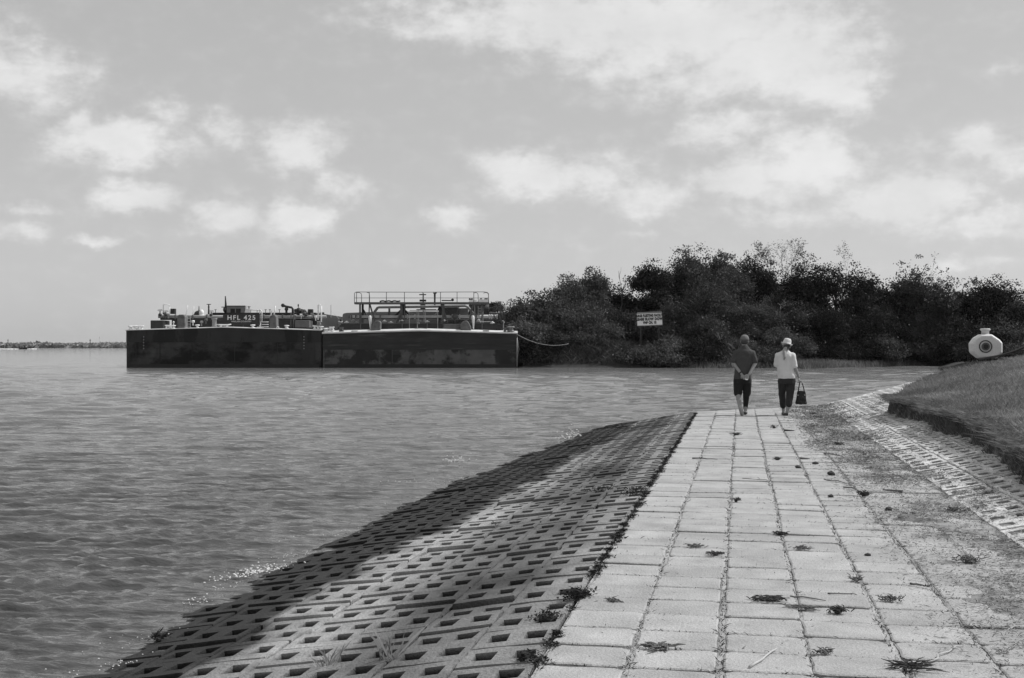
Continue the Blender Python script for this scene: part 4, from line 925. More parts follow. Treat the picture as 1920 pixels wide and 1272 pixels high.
# ---------------------------------------------------------------- far shore
n = 340; rr = []
c0s = np.linspace(-420, 60, 140); tt = np.linspace(0, 120, 14)
CC, TT = np.meshgrid(c0s, tt); DD = 560 + TT + 30 * fbm(CC * .01, CC * 0, 301, 2)
ZZ = WZ + .1 + 1.3 * sstep(TT / 30) + .5 * fbm(CC * .05, TT * .05, 303, 2)
ZZ[0] = WZ - .5
idx = np.arange(CC.size).reshape(CC.shape); Fq = np.stack([idx[:-1, :-1], idx[:-1, 1:], idx[1:, 1:], idx[1:, :-1]], -1).reshape(-1, 4)
fs_ = np_mesh('far_shore', np.stack([CC * ca - DD * sa, CC * sa + DD * ca, ZZ], -1).reshape(-1, 3), Fq, {'tone': np.full(CC.size, .9)})
tag(link('far_shore', fs_, M_land, None, True), kind='structure')
n = 26000; cg = -420 + 480 * RNG.random(n); tg = 2 + 110 * RNG.random(n); dg = 560 + tg + 30 * fbm(cg * .01, cg * 0, 301, 2)
hh = .6 * (.8 + 1.7 * np.clip(fbm(cg * .06, tg * .05, 311, 3) + .35, 0, 1)) * (1 + .45 * (tg > 80))
X = cg * ca - dg * sa; Y = cg * sa + dg * ca; Z = WZ + 1.2 * sstep(tg / 30)
gm = blades('far_scrub', X, Y, Z, hh, 3.2, M_far, .35, 0, (.9 - .35 * (tg < 12)) * (.7 + .5 * RNG.random(n)))
tag(link('far_scrub', gm, M_far), 'low scrub covering the distant shore on the left', 'scrub', kind='stuff')
for (px, top, lb, m_, r_) in ((187, 630, 'white pole standing on the distant shore', M_white, .12), (169, 636, 'short dark post on the distant shore, left of the white pole', M_steel, .2), (15, 636, 'thin dark post at the far left of the distant shore', M_steel, .15)):
    a = at(px, 650, 600); b = at(px, top, 600); mb = MB(); mb.tube([(0, 0, 0), (0, 0, (b - a).z * .9), (0, 0, (b - a).z)], [r_, r_ * .8, r_ * .5], 6); mb.box(-r_ * 2, r_ * 2, -.1, .1, (b - a).z * .8, (b - a).z * .86)
    o = mb.build('pole', m_, None); o.location = a; tag(o, lb, 'pole')
# speedboat
q = on(48, 655, WZ); sbt = empty('speedboat', (q.x, q.y, WZ), YAW); tag(sbt, 'small speedboat racing along the distant shore at the far left', 'boat')
mb = MB(); mb.add([(-2.2, -.7, .5), (-2.2, .7, .5), (1.2, .8, .7), (2.6, 0, .95), (1.2, -.8, .7), (-2.1, -.5, -.1), (-2.1, .5, -.1), (1.0, .4, .0), (2.1, 0, .25), (1.0, -.4, .0)], [(0, 1, 2, 3, 4), (0, 5, 6, 1), (1, 6, 7, 2), (2, 7, 8, 3), (3, 8, 9, 4), (4, 9, 5, 0), (5, 9, 8, 7, 6)]); mb.build('hull', M_steel, sbt)
mb = MB(); mb.box(.2, .3, -.5, .5, .7, 1.1); mb.build('windscreen', M_galv, sbt); mb = MB(); mb.box(-2.6, -2.2, -.2, .2, .1, 1.0); mb.build('outboard_motor', M_steel, sbt)
rd = MB(); rd.ball((-.5, 0, 1.1), (.22, .25, .4)); rd.ball((-.45, 0, 1.62), (.13, .12, .15)); rd.tube([(-.4, -.2, 1.3), (.1, -.2, 1.15)], .06); rd.tube([(-.4, .2, 1.3), (.1, .2, 1.15)], .06); rd.tube([(-.5, 0, .8), (0, .1, .75)], .12)
o = rd.build('person', M_darkdeb, None, True); o.location = sbt.location; o.rotation_euler = (0, 0, YAW); tag(o, 'tiny dark figure seated at the helm of the distant speedboat', 'person')
mb = MB()
for i in range(160):
    t_ = random.random() ** .7 * 15; s_ = (.5 - t_ * .022) * random.uniform(.5, 1); mb.ball((-2.2 - t_, random.gauss(0, .3 + t_ * .05), .02), (s_ * 1.6, s_, s_ * .5), 6, 4)
for i in range(16): mb.ball((1.2 + random.random() * 2, random.gauss(0, .8), .05), (.4, .3, .2), 6, 4)
o = mb.build('boat_wake', M_foam, None); o.location = sbt.location; o.rotation_euler = (0, 0, YAW); tag(o, 'white wake trailing left behind the distant speedboat', 'wake', kind='stuff')

# ---------------------------------------------------------------- trees
def crown(seed, w_, dp, h, nl, ls, zb=0.0, lobes=16, hang=0.0, spread=.34, taper=.0, edge=.03):
    rg = np.random.default_rng(seed); lc = []
    for i in range(lobes):
        th = rg.random() * 6.283; ph = math.acos(1 - 1.55 * rg.random()); rad = .50 + .25 * rg.random()
        sp_ = math.sin(ph) ** .6; p_ = np.array([sp_ * math.cos(th) * rad, sp_ * math.sin(th) * rad, .30 + math.cos(ph) * rad * .62])
        r_ = spread * (.65 + .7 * rg.random()); lc.append((p_, r_, .7 + .6 * rg.random()))
    wts = np.array([l[1] ** 2 for l in lc]); wts /= wts.sum(); ch = rg.choice(lobes, nl, p=wts)
    cen = np.array([l[0] for l in lc])[ch]; rd_ = np.array([l[1] for l in lc])[ch]; tn = np.array([l[2] for l in lc])[ch]
    nv = rg.normal(size=(nl, 3)); nv /= np.linalg.norm(nv, axis=1)[:, None]; nv[:, 2] = np.abs(nv[:, 2]) * .75 + nv[:, 2] * .25
    rr_ = rg.random(nl) ** .45
    P = cen + nv * (rd_ * rr_)[:, None]
    K = max(60, nl // 30); ki = rg.integers(0, K, nl); kt = .7 + .6 * rg.random(K)
    P = P[:K][ki]; tn = tn[:K][ki] * kt[ki]; nv = nv[:K][ki] * .6 + rg.normal(size=(nl, 3)) * .35
    sc3 = np.array([w_ / 2, dp / 2, h - zb]); g3 = rg.normal(size=(nl, 3)) * np.array([.32, .32, .22]) * (.6 + .5 * rg.random(K))[ki][:, None]
    P = P + g3 / sc3
    P[:, 2] = np.clip(P[:, 2], -.02, None) if hang == 0 else P[:, 2]
    P = P * np.array([w_ / 2, dp / 2, 0]) + np.array([0, 0, 1]) * (zb + (h - zb) * np.clip(P[:, 2:3] / 1.08, 0, 1.06))
    # leaves
    nn_ = nv * .7 + rg.normal(size=(nl, 3)) * .7 + np.array([0, 0, .25]); nn_ /= np.linalg.norm(nn_, axis=1)[:, None]
    a_ = np.cross(nn_, rg.normal(size=(nl, 3))); a_ /= np.linalg.norm(a_, axis=1)[:, None]; b_ = np.cross(nn_, a_)
    sz = ls * (.6 + .7 * rg.random(nl)); V = np.empty((nl, 4, 3), np.float32)
    V[:, 0] = P - a_ * sz[:, None] * .5; V[:, 1] = P + b_ * sz[:, None] * .32; V[:, 2] = P + a_ * sz[:, None] * .5; V[:, 3] = P - b_ * sz[:, None] * .32
    tone = np.repeat(tn * (.8 + .4 * rg.random(nl)), 4)
    return np_mesh('crown', V.reshape(-1, 3), np.arange(nl * 4).reshape(nl, 4), {'tone': tone}), [l[0] * np.array([w_ / 2, dp / 2, 0]) + np.array([0, 0, zb + (h - zb) * l[0][2]]) for l in lc]
def tree(px, top, wpx, d, lb, mat=None, kind='tree', dens=1.0, leaf=.24, zb=None, seed=None, lobes=None, dp=None, group=None, base=None, spread=.34):
    c = (px - 960) / F * d; X, Y = c * ca - d * sa, c * sa + d * ca; g = float(G(X, Y)) - .1
    if base is not None: g = base
    h = CAMZ + (HZ - top) / F * d - g; w_ = wpx / F * d * 1.06; seed = seed or int(px * 3 + top)
    zb_ = (.07 * h if kind == 'tree' else 0) if zb is None else zb
    dp = dp or min(w_, 7) * .9
    w_ *= 1.12 if kind == 'tree' else 1.0; nl = int(dens * (w_ * (h - zb_) * 600 + 1500)); nl = min(nl, 30000)
    me, lc = crown(seed, w_, dp, h / 1.0, nl, leaf, zb_, lobes or max(12, min(44, int(w_ * 3.8))), spread=spread)
    nm = {'tree': 'tree', 'bush': 'bush'}[kind]
    r = empty(nm, (X, Y, g)); tag(r, lb, nm, group or ('trees on the far bank' if kind == 'tree' else 'bushes along the far bank'))
    link('crown' if kind == 'tree' else 'foliage', me, mat or M_leaf, r)
    rd = random.Random(seed); mb = MB(); th = max(zb_ + .25 * h, .5); tp = Vector((rd.uniform(-.3, .3), 0, th)); br = .035 * h + .03
    mb.tube([(0, 0, -.3), (rd.uniform(-.1, .1), 0, th * .5), tp], [br * 1.2, br, br * .8], 8)
    for l in lc[:9]:
        e = Vector(l); m_ = tp.lerp(e, .5) + Vector((rd.uniform(-.2, .2), rd.uniform(-.2, .2), .15)); mb.tube([tp, m_, e], [br * .6, br * .35, .02], 6)
    mb.build('trunk' if kind == 'tree' else 'stems', M_bark, r, True); return r
Ld, Lp, Lk = M_leaf, M_leaf_pale, M_leaf_dark
T = [ # px, top, width, depth, label, mat
 (1040,512,125,110,'spreading tree at the left end of the wood, above the mooring rope',Ld),(1098,490,100,112,'tall leafy tree, first peak from the left end of the wood',Lp),
 (1142,512,70,113,'narrow dark tree just left of the bare forked snag',Lk),(1196,545,90,114,'low tree filling the dip beneath the bare forked snag',Lk),
 (1224,487,105,112,'round-topped dark tree right of the bare forked snag',Lk),(1292,470,100,113,'tree on the left shoulder of the highest crown',Ld),
 (1338,457,135,115,'highest tree of the wood with a bushy domed crown',Ld),(1400,464,105,116,'dark tree right beside the highest tree',Lk),
 (1448,488,80,114,'dark tree below the thin leafless twigs',Lk),(1502,478,85,112,'dark tree at the left of the broad blackish crown',Lk),
 (1570,470,200,113,'broad blackish tree with the widest crown, right of the walkers',Lk),(1636,488,110,114,'sloping right shoulder tree of the broad blackish crown',Lk),
 (1690,505,90,114,'mid sized dark tree right of the broad blackish crown',Lk),(1738,484,125,112,'tree with open feathery top above the grass bank',Ld),
 (1795,545,75,118,'low dark tree in the notch left of the white tank',Lk),(1826,515,85,112,'dark tree rising directly above the white tank',Lk),
 (1880,511,110,112,'bushy dark tree near the right edge behind the white tank',Lk),(1950,505,130,110,'dark tree cut by the right edge of the view',Lk),
 (988,556,95,108,'small tree at the waterside left tip of the wood',Lp),(965,585,60,109,'lowest leftmost tree partly behind the rusty barge',Ld),(2050,500,160,112,'tall dark tree outside the right edge',Lk)]
for i, (px, top, wd, d, lb, m_) in enumerate(T): tree(px, top, wd, d, lb, m_, 'tree', leaf=.19, spread=.36)
Bs = [(1005,590,95,104.5,'pale waterside bush just right of the rusty barge',Lp),(1075,560,120,107.5,'pale fluffy bush above the cut bank, left of the sign',Lp),(1130,588,90,106.5,'bush on top of the cut bank left of the sign',Lp),(1160,560,110,108.5,'dark bush behind the sign to its left',Ld),
 (1262,560,90,107.5,'bush behind the right half of the sign',Ld),(1315,520,150,109,'large pale bush below the highest tree',Ld),(1330,585,120,106,'shaggy bush right of the sign above the water',Ld),(1390,560,140,108,'tall bush directly behind the man',Lp),(1425,600,110,106,'bush between the two walkers',Lp),
 (1255,640,110,103.4,'low bush hanging over the water below the sign',Lp),(1205,650,70,103.2,'small pale bush at the foot of the cut bank',Lp),(1310,625,110,104,'dark bush at the waterline left of the man',Lk),(1375,640,100,103.5,'dark bush at the waterline right behind the man',Ld),(1480,625,100,104.5,'pale bush behind the woman with the hat',Lp),
 (1450,655,80,103.2,'low pale bush at the waterline between the walkers',Lp),(1500,560,90,109,'dark upright bush behind the woman',Ld),(1545,570,120,109,'shadowy bush below the broad blackish crown',Lk),(1610,560,140,110,'dense dark bush at the middle of the right wood',Lk),(1640,615,120,108.5,'dark rounded bush at the reed edge',Ld),
 (1560,635,130,108,'low shadowed bush over the reeds behind the woman',Lk),(1700,590,130,111,'bush at the right end of the reeds',Ld),(1715,645,110,111,'low drooping bush where the reeds meet the turf',Ld),(1765,560,120,112,'dark bush left of the white tank',Ld),(1790,600,110,110,'bush just left of and behind the white tank',Lk),(1860,575,120,110,'bush above and behind the white tank',Ld),(1905,590,110,108,'pale bush right of the white tank',Lp),(1940,560,120,110,'bush at the right edge of the view',Ld),
 (1045,615,90,105,'small bush above the end of the mooring rope',Ld),(1000,640,70,104,'dark bush at water level beside the rusty barge',Lk),(1100,622,70,105.5,'tufty bush on the brow of the cut bank',Lp),(1240,600,70,106.5,'bush touching the right edge of the sign',Ld),(1355,490,110,112,'leafy bush high on the flank of the highest tree',Ld),(1460,545,90,111,'tangled pale bush high between the walkers',Lp),(1850,640,140,100,'low bush line seen over the turf by the tank',Lk),(1940,635,130,98,'low bush line over the turf at the right edge',Ld)]
for (px, top, wd, d, lb, m_) in Bs: tree(px, top, wd, d, lb, m_, 'bush', leaf=.165, spread=.40, base=(-.30 if d < 104.2 and px < 1520 else None))
tree(926, 562, 34, 175, 'thin airy tree far behind the tank barge walkway', Lp, 'tree', .35, .3, zb=2.5, group='distant trees')
def bare(px, top, wpx, d, lb, r0, seed, n=3, leafy=False, forks=5, mat=None, base=None):
    c = (px - 960) / F * d; X, Y = c * ca - d * sa, c * sa + d * ca; g = float(G(X, Y)) if base is None else base; h = CAMZ + (HZ - top) / F * d - g; w_ = wpx / F * d
    rd = random.Random(seed); root = empty('bare_tree', (X, Y, g)); tag(root, lb, 'bare tree', 'leafless trees in the wood'); mb = MB(); tips = []
    def grow(p, dr, ln, r, lv):
        pts = [p]; q = p.copy(); dd = dr.copy()
        for k in range(4): dd = (dd + Vector((rd.uniform(-.3, .3), rd.uniform(-.2, .2), rd.uniform(-.08, .15)))).normalized(); q = q + dd * ln / 4; pts.append(q)
        mb.tube(pts, [r * (1 - .11 * k) for k in range(5)], 5 if lv else 4)
        if lv == 0: tips.extend(pts[2:]); return
        for b in range(forks if lv < n else 4):
            s_ = pts[rd.choice([2, 3, 4])]; a = rd.uniform(0, 6.28); sp = rd.uniform(.5, .95)
            nd = (dd * (1 - sp * .5) + Vector((math.cos(a) * sp, math.sin(a) * sp * .6, .15))).normalized(); grow(s_, nd, ln * rd.uniform(.5, .75), r * .55, lv - 1)
    grow(Vector((0, 0, h * .35)), Vector((0, 0, 1)), h * .38, r0, n); mb.tube([(0, 0, -.2), (0, 0, h * .36)], [r0 * 1.5, r0], 6)
    sc_ = h / max(v[2] for v in mb.v); wx = max(abs(v[0]) for v in mb.v)
    kx = min(1.6, (w_ / 2) / wx) if wx else 1
    mb.v = [(v[0] * kx, v[1] * kx, v[2] * sc_) for v in mb.v]
    mb.build('branches', mat or M_bark, root)
    if leafy:
        P = np.array([(t.x * kx, t.y * kx, t.z * sc_) for t in tips]); P = np.repeat(P, 3, 0) + RNG.normal(0, .13, (len(P) * 3, 3)); m = len(P)
        gm = blades('leaves', P[:, 0], P[:, 1], P[:, 2], .12, .10, M_leaf_pale, .9, .3); link('leaves', gm, M_leaf_pale, root)
bare(1164, 500, 36, 110, 'bare forked snag standing out against the sky', .10, 5, 2, False, 3, M_bark)
bare(1470, 445, 95, 117, 'thin sparse tree with tiny leaves above the dark crowns, left of the broad crown', .06, 8, 3, True, 4, M_barkpale)
bare(1440, 452, 60, 117, 'wispy leafless tree next to the dark tree, over the woman', .05, 18, 3, True, 4, M_barkpale)
bare(1590, 455, 90, 117, 'faint wispy twigs rising behind the broad blackish crown', .05, 28, 3, True, 4, M_barkpale)
bare(1740, 478, 50, 111, 'feathery open branches topping the tree above the turf bank', .05, 38, 2, True, 4)
for px, top, d, lb, s_, wp in ((1378, 645, 103, 'pale dead branch leaning at the waterline left of the man', 3, 20), (1352, 622, 103.2, 'pale bent branch in the bush left of the man', 4, 26), (1462, 560, 108, 'pale tangled dead twigs above the woman', 6, 30)):
    bare(px, top, wp, d, lb, .04, s_, 2, False, 3, M_barkpale, base=(1.58 + (645 - top - 40) / F * d))
# ---------------------------------------------------------------- sign on the bank
d = 103.6; q = at(1218, 599, d); sg = empty('warning_sign', (q.x, q.y, 0), YAW + R(-4)); tag(sg, 'white board sign on posts reading BARGE FLEETING FACILITY PLEASE SLOW DOWN', 'sign')
mb = MB(); W2, H2 = 1.05, .50; mb.box(-W2, W2, 0, .05, -H2, H2); bd = mb.build('board', M_board, sg); bd.location = (0, 0, q.z); bd.rotation_euler = (0, R(-2.2), 0)
mb = MB(); mb.box(-W2 - .03, W2 + .03, .0, .06, H2, H2 + .05); mb.box(-W2 - .03, W2 + .03, 0, .06, -H2 - .05, -H2); mb.box(-W2 - .05, -W2, 0, .06, -H2, H2); mb.box(W2, W2 + .05, 0, .06, -H2, H2); mb.box(-W2 + .02, W2, .02, .05, H2 + .05, H2 + .14); mb.build('frame', M_galv, bd)
for k, (tx, sz, xs_) in enumerate((('BARGE FLEETING FACILITY', .30, .62), ('PLEASE SLOW DOWN', .30, .80), ('VHF CH. 13', .28, .72))):
    lettering('lettering', tx, sz, M_ink, bd, (0, -.012, .31 - k * .30), (R(90), 0, 0), xs_, .022, 1.12)
gz = float(G(q.x, q.y))
for x in (-.75, .8):
    mb = MB(); mb.box(x - .06, x + .06, .055, .16, gz - .3, q.z + H2 - .05); mb.build('post', M_bark, sg)

# ---------------------------------------------------------------- white tank on the turf
d = 37.0; q = at(1850, 672, d); bt = empty('white_tank', q, YAW + R(-13)); tag(bt, 'weathered white eight sided tank with round flange, perched on the turf bank', 'tank')
k_ = d / F; w2, hh2, y0 = 29 * k_, 54 * k_, 0
oc = [(-24, 6), (-14, -2), (20, -2), (29, 8), (29, 27), (24, 33), (10, 43), (-10, 43), (-21, 36), (-28, 26), (-27, 10)]
mb = MB(); nO = len(oc)
def ring(s_, y): return [((x - .5) * k_ * s_ + .5 * k_, y, (z - 21) * k_ * s_ + 21 * k_ + .03) for x, z in oc]
rs_ = [(.84, 0), (.93, .03), (1, .12), (1, .52), (.93, .61), (.84, .64)]; vs = []
for s_, y in rs_: vs += ring(s_, y)
fs = [(r * nO + i, r * nO + (i + 1) % nO, (r + 1) * nO + (i + 1) % nO, (r + 1) * nO + i) for r in range(len(rs_) - 1) for i in range(nO)] + [tuple(range(nO)), tuple(range((len(rs_)) * nO - 1, (len(rs_) - 1) * nO - 1, -1))]
mb.add(vs, fs); M_tank = material('tank_white', .62, .10, 5, .6, .15, 20, fine=.25, finescale=60); mb.build('shell', M_tank, bt, False, .02)
mb = MB(); mb.lathe([(7.5 * k_, 0), (6.8 * k_, 5 * k_), (7.6 * k_, 6 * k_), (9.5 * k_, 8.3 * k_), (9.5 * k_, 9.6 * k_), (8 * k_, 10.6 * k_)], 0, .28, 44 * k_ + .02, 20); nk = mb.build('neck', M_tank, bt, True)
mb = MB(); mb.lathe([(7.4 * k_, 0), (7.6 * k_, 1.4 * k_)], 0, .28, 50.2 * k_ + .02, 20); mb.build('neck_band', M_steel, nk)
cx, cz = -2.0 * k_, 22 * k_
mb = MB(); 
for k in range(24):
    A, A2 = k * math.pi / 12, (k + 1) * math.pi / 12; mb.tube([(cx + math.cos(A) * 11 * k_, -.012, cz + math.sin(A) * 11 * k_), (cx + math.cos(A2) * 11 * k_, -.012, cz + math.sin(A2) * 11 * k_)], .016, 5)
mb.build('flange_ring', M_ink, bt)
mb = MB(); mb.lathe([(7.3 * k_, -.06), (7.3 * k_, .01)], cx, 0, cz, 24, 'y'); fl = mb.build('hub', M_rust, bt)
mb = MB(); mb.lathe([(4.2 * k_, -.10), (4.6 * k_, -.055)], cx, 0, cz, 20, 'y'); mb.build('hub_cap', M_ink, fl)
for (x0, y0_, x1, y1_, dd0, dd1, lb) in ((1836, 673, 1960, 632, 36.6, 33, 'upper black hose crossing in front of the white tank'), (1874, 673, 1960, 650, 36.2, 33, 'lower black hose lying right of the white tank')):
    a = at(x0, y0_, dd0); b = at(x1, y1_, dd1); pts = [a.lerp(b, i / 8) - Vector((0, 0, .12 * math.sin(math.pi * i / 8))) for i in range(9)]; mb = MB(); mb.tube(pts, .035, 7); tag(mb.build('hose', M_rubber, None, True), lb, 'hose', 'black hoses by the white tank')

# ---------------------------------------------------------------- people
def caps(mb, a, b, r0, r1, n=12):
    a, b = Vector(a), Vector(b); mb.tube([a, a.lerp(b, .5), b], [r0, (r0 + r1) / 2, r1], n); mb.ball(a, r0, n, 8); mb.ball(b, r1, n, 8)
def chain(mb, pts, rs, n=12):
    for i in range(len(pts) - 1): caps(mb, pts[i], pts[i + 1], rs[i], rs[i + 1], n)
def torso(mb, rings, n=20):
    vs = []; fs = []
    for (z, cx, cy, rx, ry) in rings:
        for k in range(n): A = 2 * math.pi * k / n; ex = abs(math.cos(A)) ** .85 * (1 if math.cos(A) > 0 else -1); vs.append((cx + rx * ex, cy + ry * math.sin(A), z))
    for i in range(len(rings) - 1):
        for k in range(n): k2 = (k + 1) % n; fs.append((i * n + k, i * n + k2, (i + 1) * n + k2, (i + 1) * n + k))
    fs.append(tuple(range(n - 1, -1, -1))); fs.append(tuple((len(rings) - 1) * n + k for k in range(n))); mb.add(vs, fs)
def fuse(mb, name, mat, parent, vox=.009, it=4, wrinkle=0, wscale=.12):
    o = mb.build(name, None, None); m_ = o.modifiers.new('r', 'REMESH'); m_.mode = 'VOXEL'; m_.voxel_size = vox; m_.use_smooth_shade = True
    s_ = o.modifiers.new('s', 'SMOOTH'); s_.iterations = it; s_.factor = .5
    if wrinkle:
        tx = bpy.data.textures.new('w', 'CLOUDS'); tx.noise_scale = wscale; dm = o.modifiers.new('d', 'DISPLACE'); dm.texture = tx; dm.strength = wrinkle; dm.mid_level = .5; dm.texture_coords = 'LOCAL'
    dg = bpy.context.evaluated_depsgraph_get(); me = bpy.data.meshes.new_from_object(o.evaluated_get(dg)); bpy.data.objects.remove(o)
    me.name = name; me.materials.clear(); ob = link(name, me, mat, parent, True); return ob
def head(mb, c, s_=1.0):
    x, y, z = c; mb.ball((x, y, z + .02), (.078 * s_, .097 * s_, .105 * s_), 16, 12); mb.ball((x, y + .035, z - .045), (.058 * s_, .062 * s_, .075 * s_), 14, 10)
    mb.ball((x, y + .085, z - .095), (.022, .02, .018)); mb.tube([(x, y + .092, z + .02), (x, y + .118, z - .022), (x, y + .10, z - .035)], [.009, .014, .012], 8)
    for sx_ in (-1, 1):
        mb.ball((x + sx_ * .080 * s_, y - .005, z - .01), (.012, .022, .034)); mb.ball((x + sx_ * .030, y + .088, z + .035), (.024, .014, .008)); mb.ball((x + sx_ * .031, y + .078, z + .012), (.013, .012, .011)); mb.ball((x + sx_ * .04, y + .065, z - .02), (.024, .024, .02))
    mb.ball((x, y + .092, z - .060), (.024, .010, .006)); mb.ball((x, y + .090, z - .070), (.020, .010, .007))
def hand(mb, wrist, dirn, side, palm_n, curl=.4, thumb=1):
    w_ = Vector(wrist); d_ = Vector(dirn).normalized(); pn = Vector(palm_n).normalized(); s_ = d_.cross(pn).normalized() * side
    for t in (-1, -.35, .35, 1): caps(mb, w_, w_ + d_ * .08 + s_ * .030 * t, .017, .014, 8)
    for i, ln in enumerate((.070, .080, .074, .058)):
        off = s_ * (.031 - .0205 * i); b0 = w_ + d_ * .078 + off; c1 = b0 + (d_ * math.cos(curl) + pn * math.sin(curl)) * ln * .45; c2 = c1 + (d_ * math.cos(curl * 2.2) + pn * math.sin(curl * 2.2)) * ln * .32; c3 = c2 + (d_ * math.cos(curl * 3) + pn * math.sin(curl * 3)) * ln * .23
        chain(mb, [b0, c1, c2, c3], [.0098, .009, .0082, .007], 8)
    b0 = w_ + d_ * .02 + s_ * .026; t1 = b0 + (d_ * .6 + s_ * .75 + pn * .25) * .036; t2 = t1 + (d_ * .85 + s_ * .25 + pn * .35) * .032; chain(mb, [b0, t1, t2], [.014, .011, .009], 8)
# --- man
dm_ = F * CAMZ / (779 - HZ); mp0 = at(1394.7, 779, dm_); gz = float(S(mp0.x, mp0.y)); man = empty('person', (mp0.x, mp0.y, gz)); tag(man, 'man in dark tee and shorts walking away, cap on, hands clasped behind his back', 'person')
b = MB(); head(b, (.018, .045, 1.635), 1.06); caps(b, (.012, .01, 1.46), (.016, .035, 1.56), .062, .055)
torso(b, [(.80, -.02, 0, .165, .11), (.90, -.02, 0, .17, .115), (1.02, -.01, 0, .155, .105), (1.2, 0, 0, .165, .11), (1.35, .005, 0, .185, .105), (1.44, .01, 0, .14, .08), (1.49, .01, .005, .07, .06)])
chain(b, [(-.165, 0, 1.375), (-.225, -.03, 1.145), (-.055, -.165, .915)], [.048, .043, .028]); chain(b, [(.185, 0, 1.37), (.245, -.03, 1.14), (.115, -.165, .91)], [.048, .043, .028])
chain(b, [(-.105, 0, .84), (-.125, .03, .46), (-.085, -.22, .20)], [.09, .068, .042]); chain(b, [(.065, 0, .84), (.05, .16, .46), (.035, .27, .10)], [.09, .068, .042])
b.ball((-.115, -.10, .37), (.055, .05, .10)); b.ball((.045, .18, .36), (.055, .05, .10))
caps(b, (-.085, -.235, .17), (-.055, -.19, .04), .034, .032); caps(b, (-.055, -.19, .04), (-.05, -.14, .025), .032, .024)
caps(b, (.035, .25, .05), (.05, .42, .03), .035, .03)
hand(b, (-.045, -.172, .905), (.55, -.12, -.75), -1, (.1, 1, -.1), .5); hand(b, (.105, -.172, .90), (-.45, -.16, -.8), 1, (0, -1, -.1), .45)
fuse(b, 'body', M_skin, man, .0062, 3)
b = MB(); torso(b, [(.80, -.028, 0, .190, .135), (.86, -.028, 0, .192, .135), (.98, -.02, 0, .180, .13), (1.12, -.005, 0, .183, .13), (1.26, 0, 0, .195, .13), (1.36, .005, 0, .215, .122), (1.42, .01, 0, .195, .11), (1.465, .012, .005, .135, .09), (1.51, .014, .01, .088, .078), (1.545, .016, .02, .068, .066)])
caps(b, (-.170, 0, 1.375), (-.222, -.02, 1.20), .068, .066); caps(b, (.190, 0, 1.37), (.238, -.02, 1.19), .068, .066)
fuse(b, 'shirt', M_greyshirt, man, .010, 4, .024, .09)
b = MB(); torso(b, [(.70, -.03, 0, .19, .135), (.80, -.028, 0, .188, .128), (.87, -.025, 0, .18, .125)]); chain(b, [(-.112, 0, .78), (-.128, .02, .50)], [.115, .098]); chain(b, [(.062, .02, .78), (.065, .13, .48)], [.112, .090])
fuse(b, 'shorts', M_blacks, man, .010, 4, .02, .13)
b = MB(); caps(b, (.052, .15, .43), (.036, .27, .14), .074, .050); fuse(b, 'calf_shade', M_blacks, man, .009, 2)  # dark sleeve added over the right calf to stand for its shade
b = MB(); b.ball((.018, .045, 1.672), (.090, .108, .100), 18, 12); b.box(-.10, .14, -.08, .17, 1.50, 1.655)   # trimmed below
b = MB()
vs = []; 
prof_ = [(.097, 1.650), (.098, 1.685), (.089, 1.728), (.066, 1.760), (.03, 1.778), (.004, 1.782)]
b.lathe([(r_ * 1.0, z_) for r_, z_ in prof_], 0, 0, 0, 20); b.v = [(v[0] + .018, v[1] * 1.2 + .045, v[2]) for v in b.v]
cap_ = b.build('cap', M_cap, man, True)
b = MB(); pts = []; 
for k in range(9):
    A = -1.0 + 2.0 * k / 8; pts.append((math.sin(A) * .082, .095 * math.cos(A)))
vs = []; rot = R(-38)
for k, (x, y) in enumerate(pts):
    A = -1.0 + 2.0 * k / 8; ox, oy = math.sin(A) * .12, .03 + .15 * math.cos(A)
    for (u, v_, z_) in ((x, y, 1.668), (ox, oy, 1.652), (x, y, 1.660), (ox, oy, 1.645)): vs.append((.018 + u * math.cos(rot) - v_ * math.sin(rot), .045 + u * math.sin(rot) + v_ * math.cos(rot), z_))
fs = []
for k in range(8): a0, b0 = k * 4, k * 4 + 4; fs += [(a0, a0 + 1, b0 + 1, b0), (a0 + 2, b0 + 2, b0 + 3, a0 + 3), (a0 + 1, a0 + 3, b0 + 3, b0 + 1)]
b.add(vs, fs); b.build('peak', M_cap, cap_)
b = MB(); b.ball((.018, .028, 1.622), (.088, .100, .062), 16, 10); b.build('hair', M_hairdark, man, True)
b = MB(); b.lathe([(.036, -.015), (.038, 0), (.036, .015)], 0, 0, 0, 14); wt = b.build('wristwatch', M_ink, man, True); wt.location = (-.072, -.152, .935); wt.rotation_euler = Vector((.75, -.55, -.95)).to_track_quat('Z', 'Y').to_euler()
def shoe(mb, heel, toe, up, w0=.036, w1=.048, th=.035):
    heel, toe = Vector(heel), Vector(toe); mid = heel.lerp(toe, .62); caps(mb, heel, mid, w0, w1); caps(mb, mid, toe, w1, w1 * .72)
b = MB(); shoe(b, (0, 0, 0), (0, 0, -.19), 0); b.v = [(v[0] * 1.0, v[1] * .45, v[2]) for v in b.v]; s1 = fuse(b, 'shoe', M_sole, man, .008, 2); s1.location = (-.068, -.262, .195); s1.rotation_euler = (R(18), 0, R(0)); s1.rotation_euler = (R(22), R(-8), 0)
b = MB(); shoe(b, (0, 0, 0), (0, .20, 0), 0); b.v = [(v[0], v[1], v[2] * .9) for v in b.v]; s2 = fuse(b, 'shoe', M_shoe, man, .008, 2); s2.location = (.035, .24, .036)
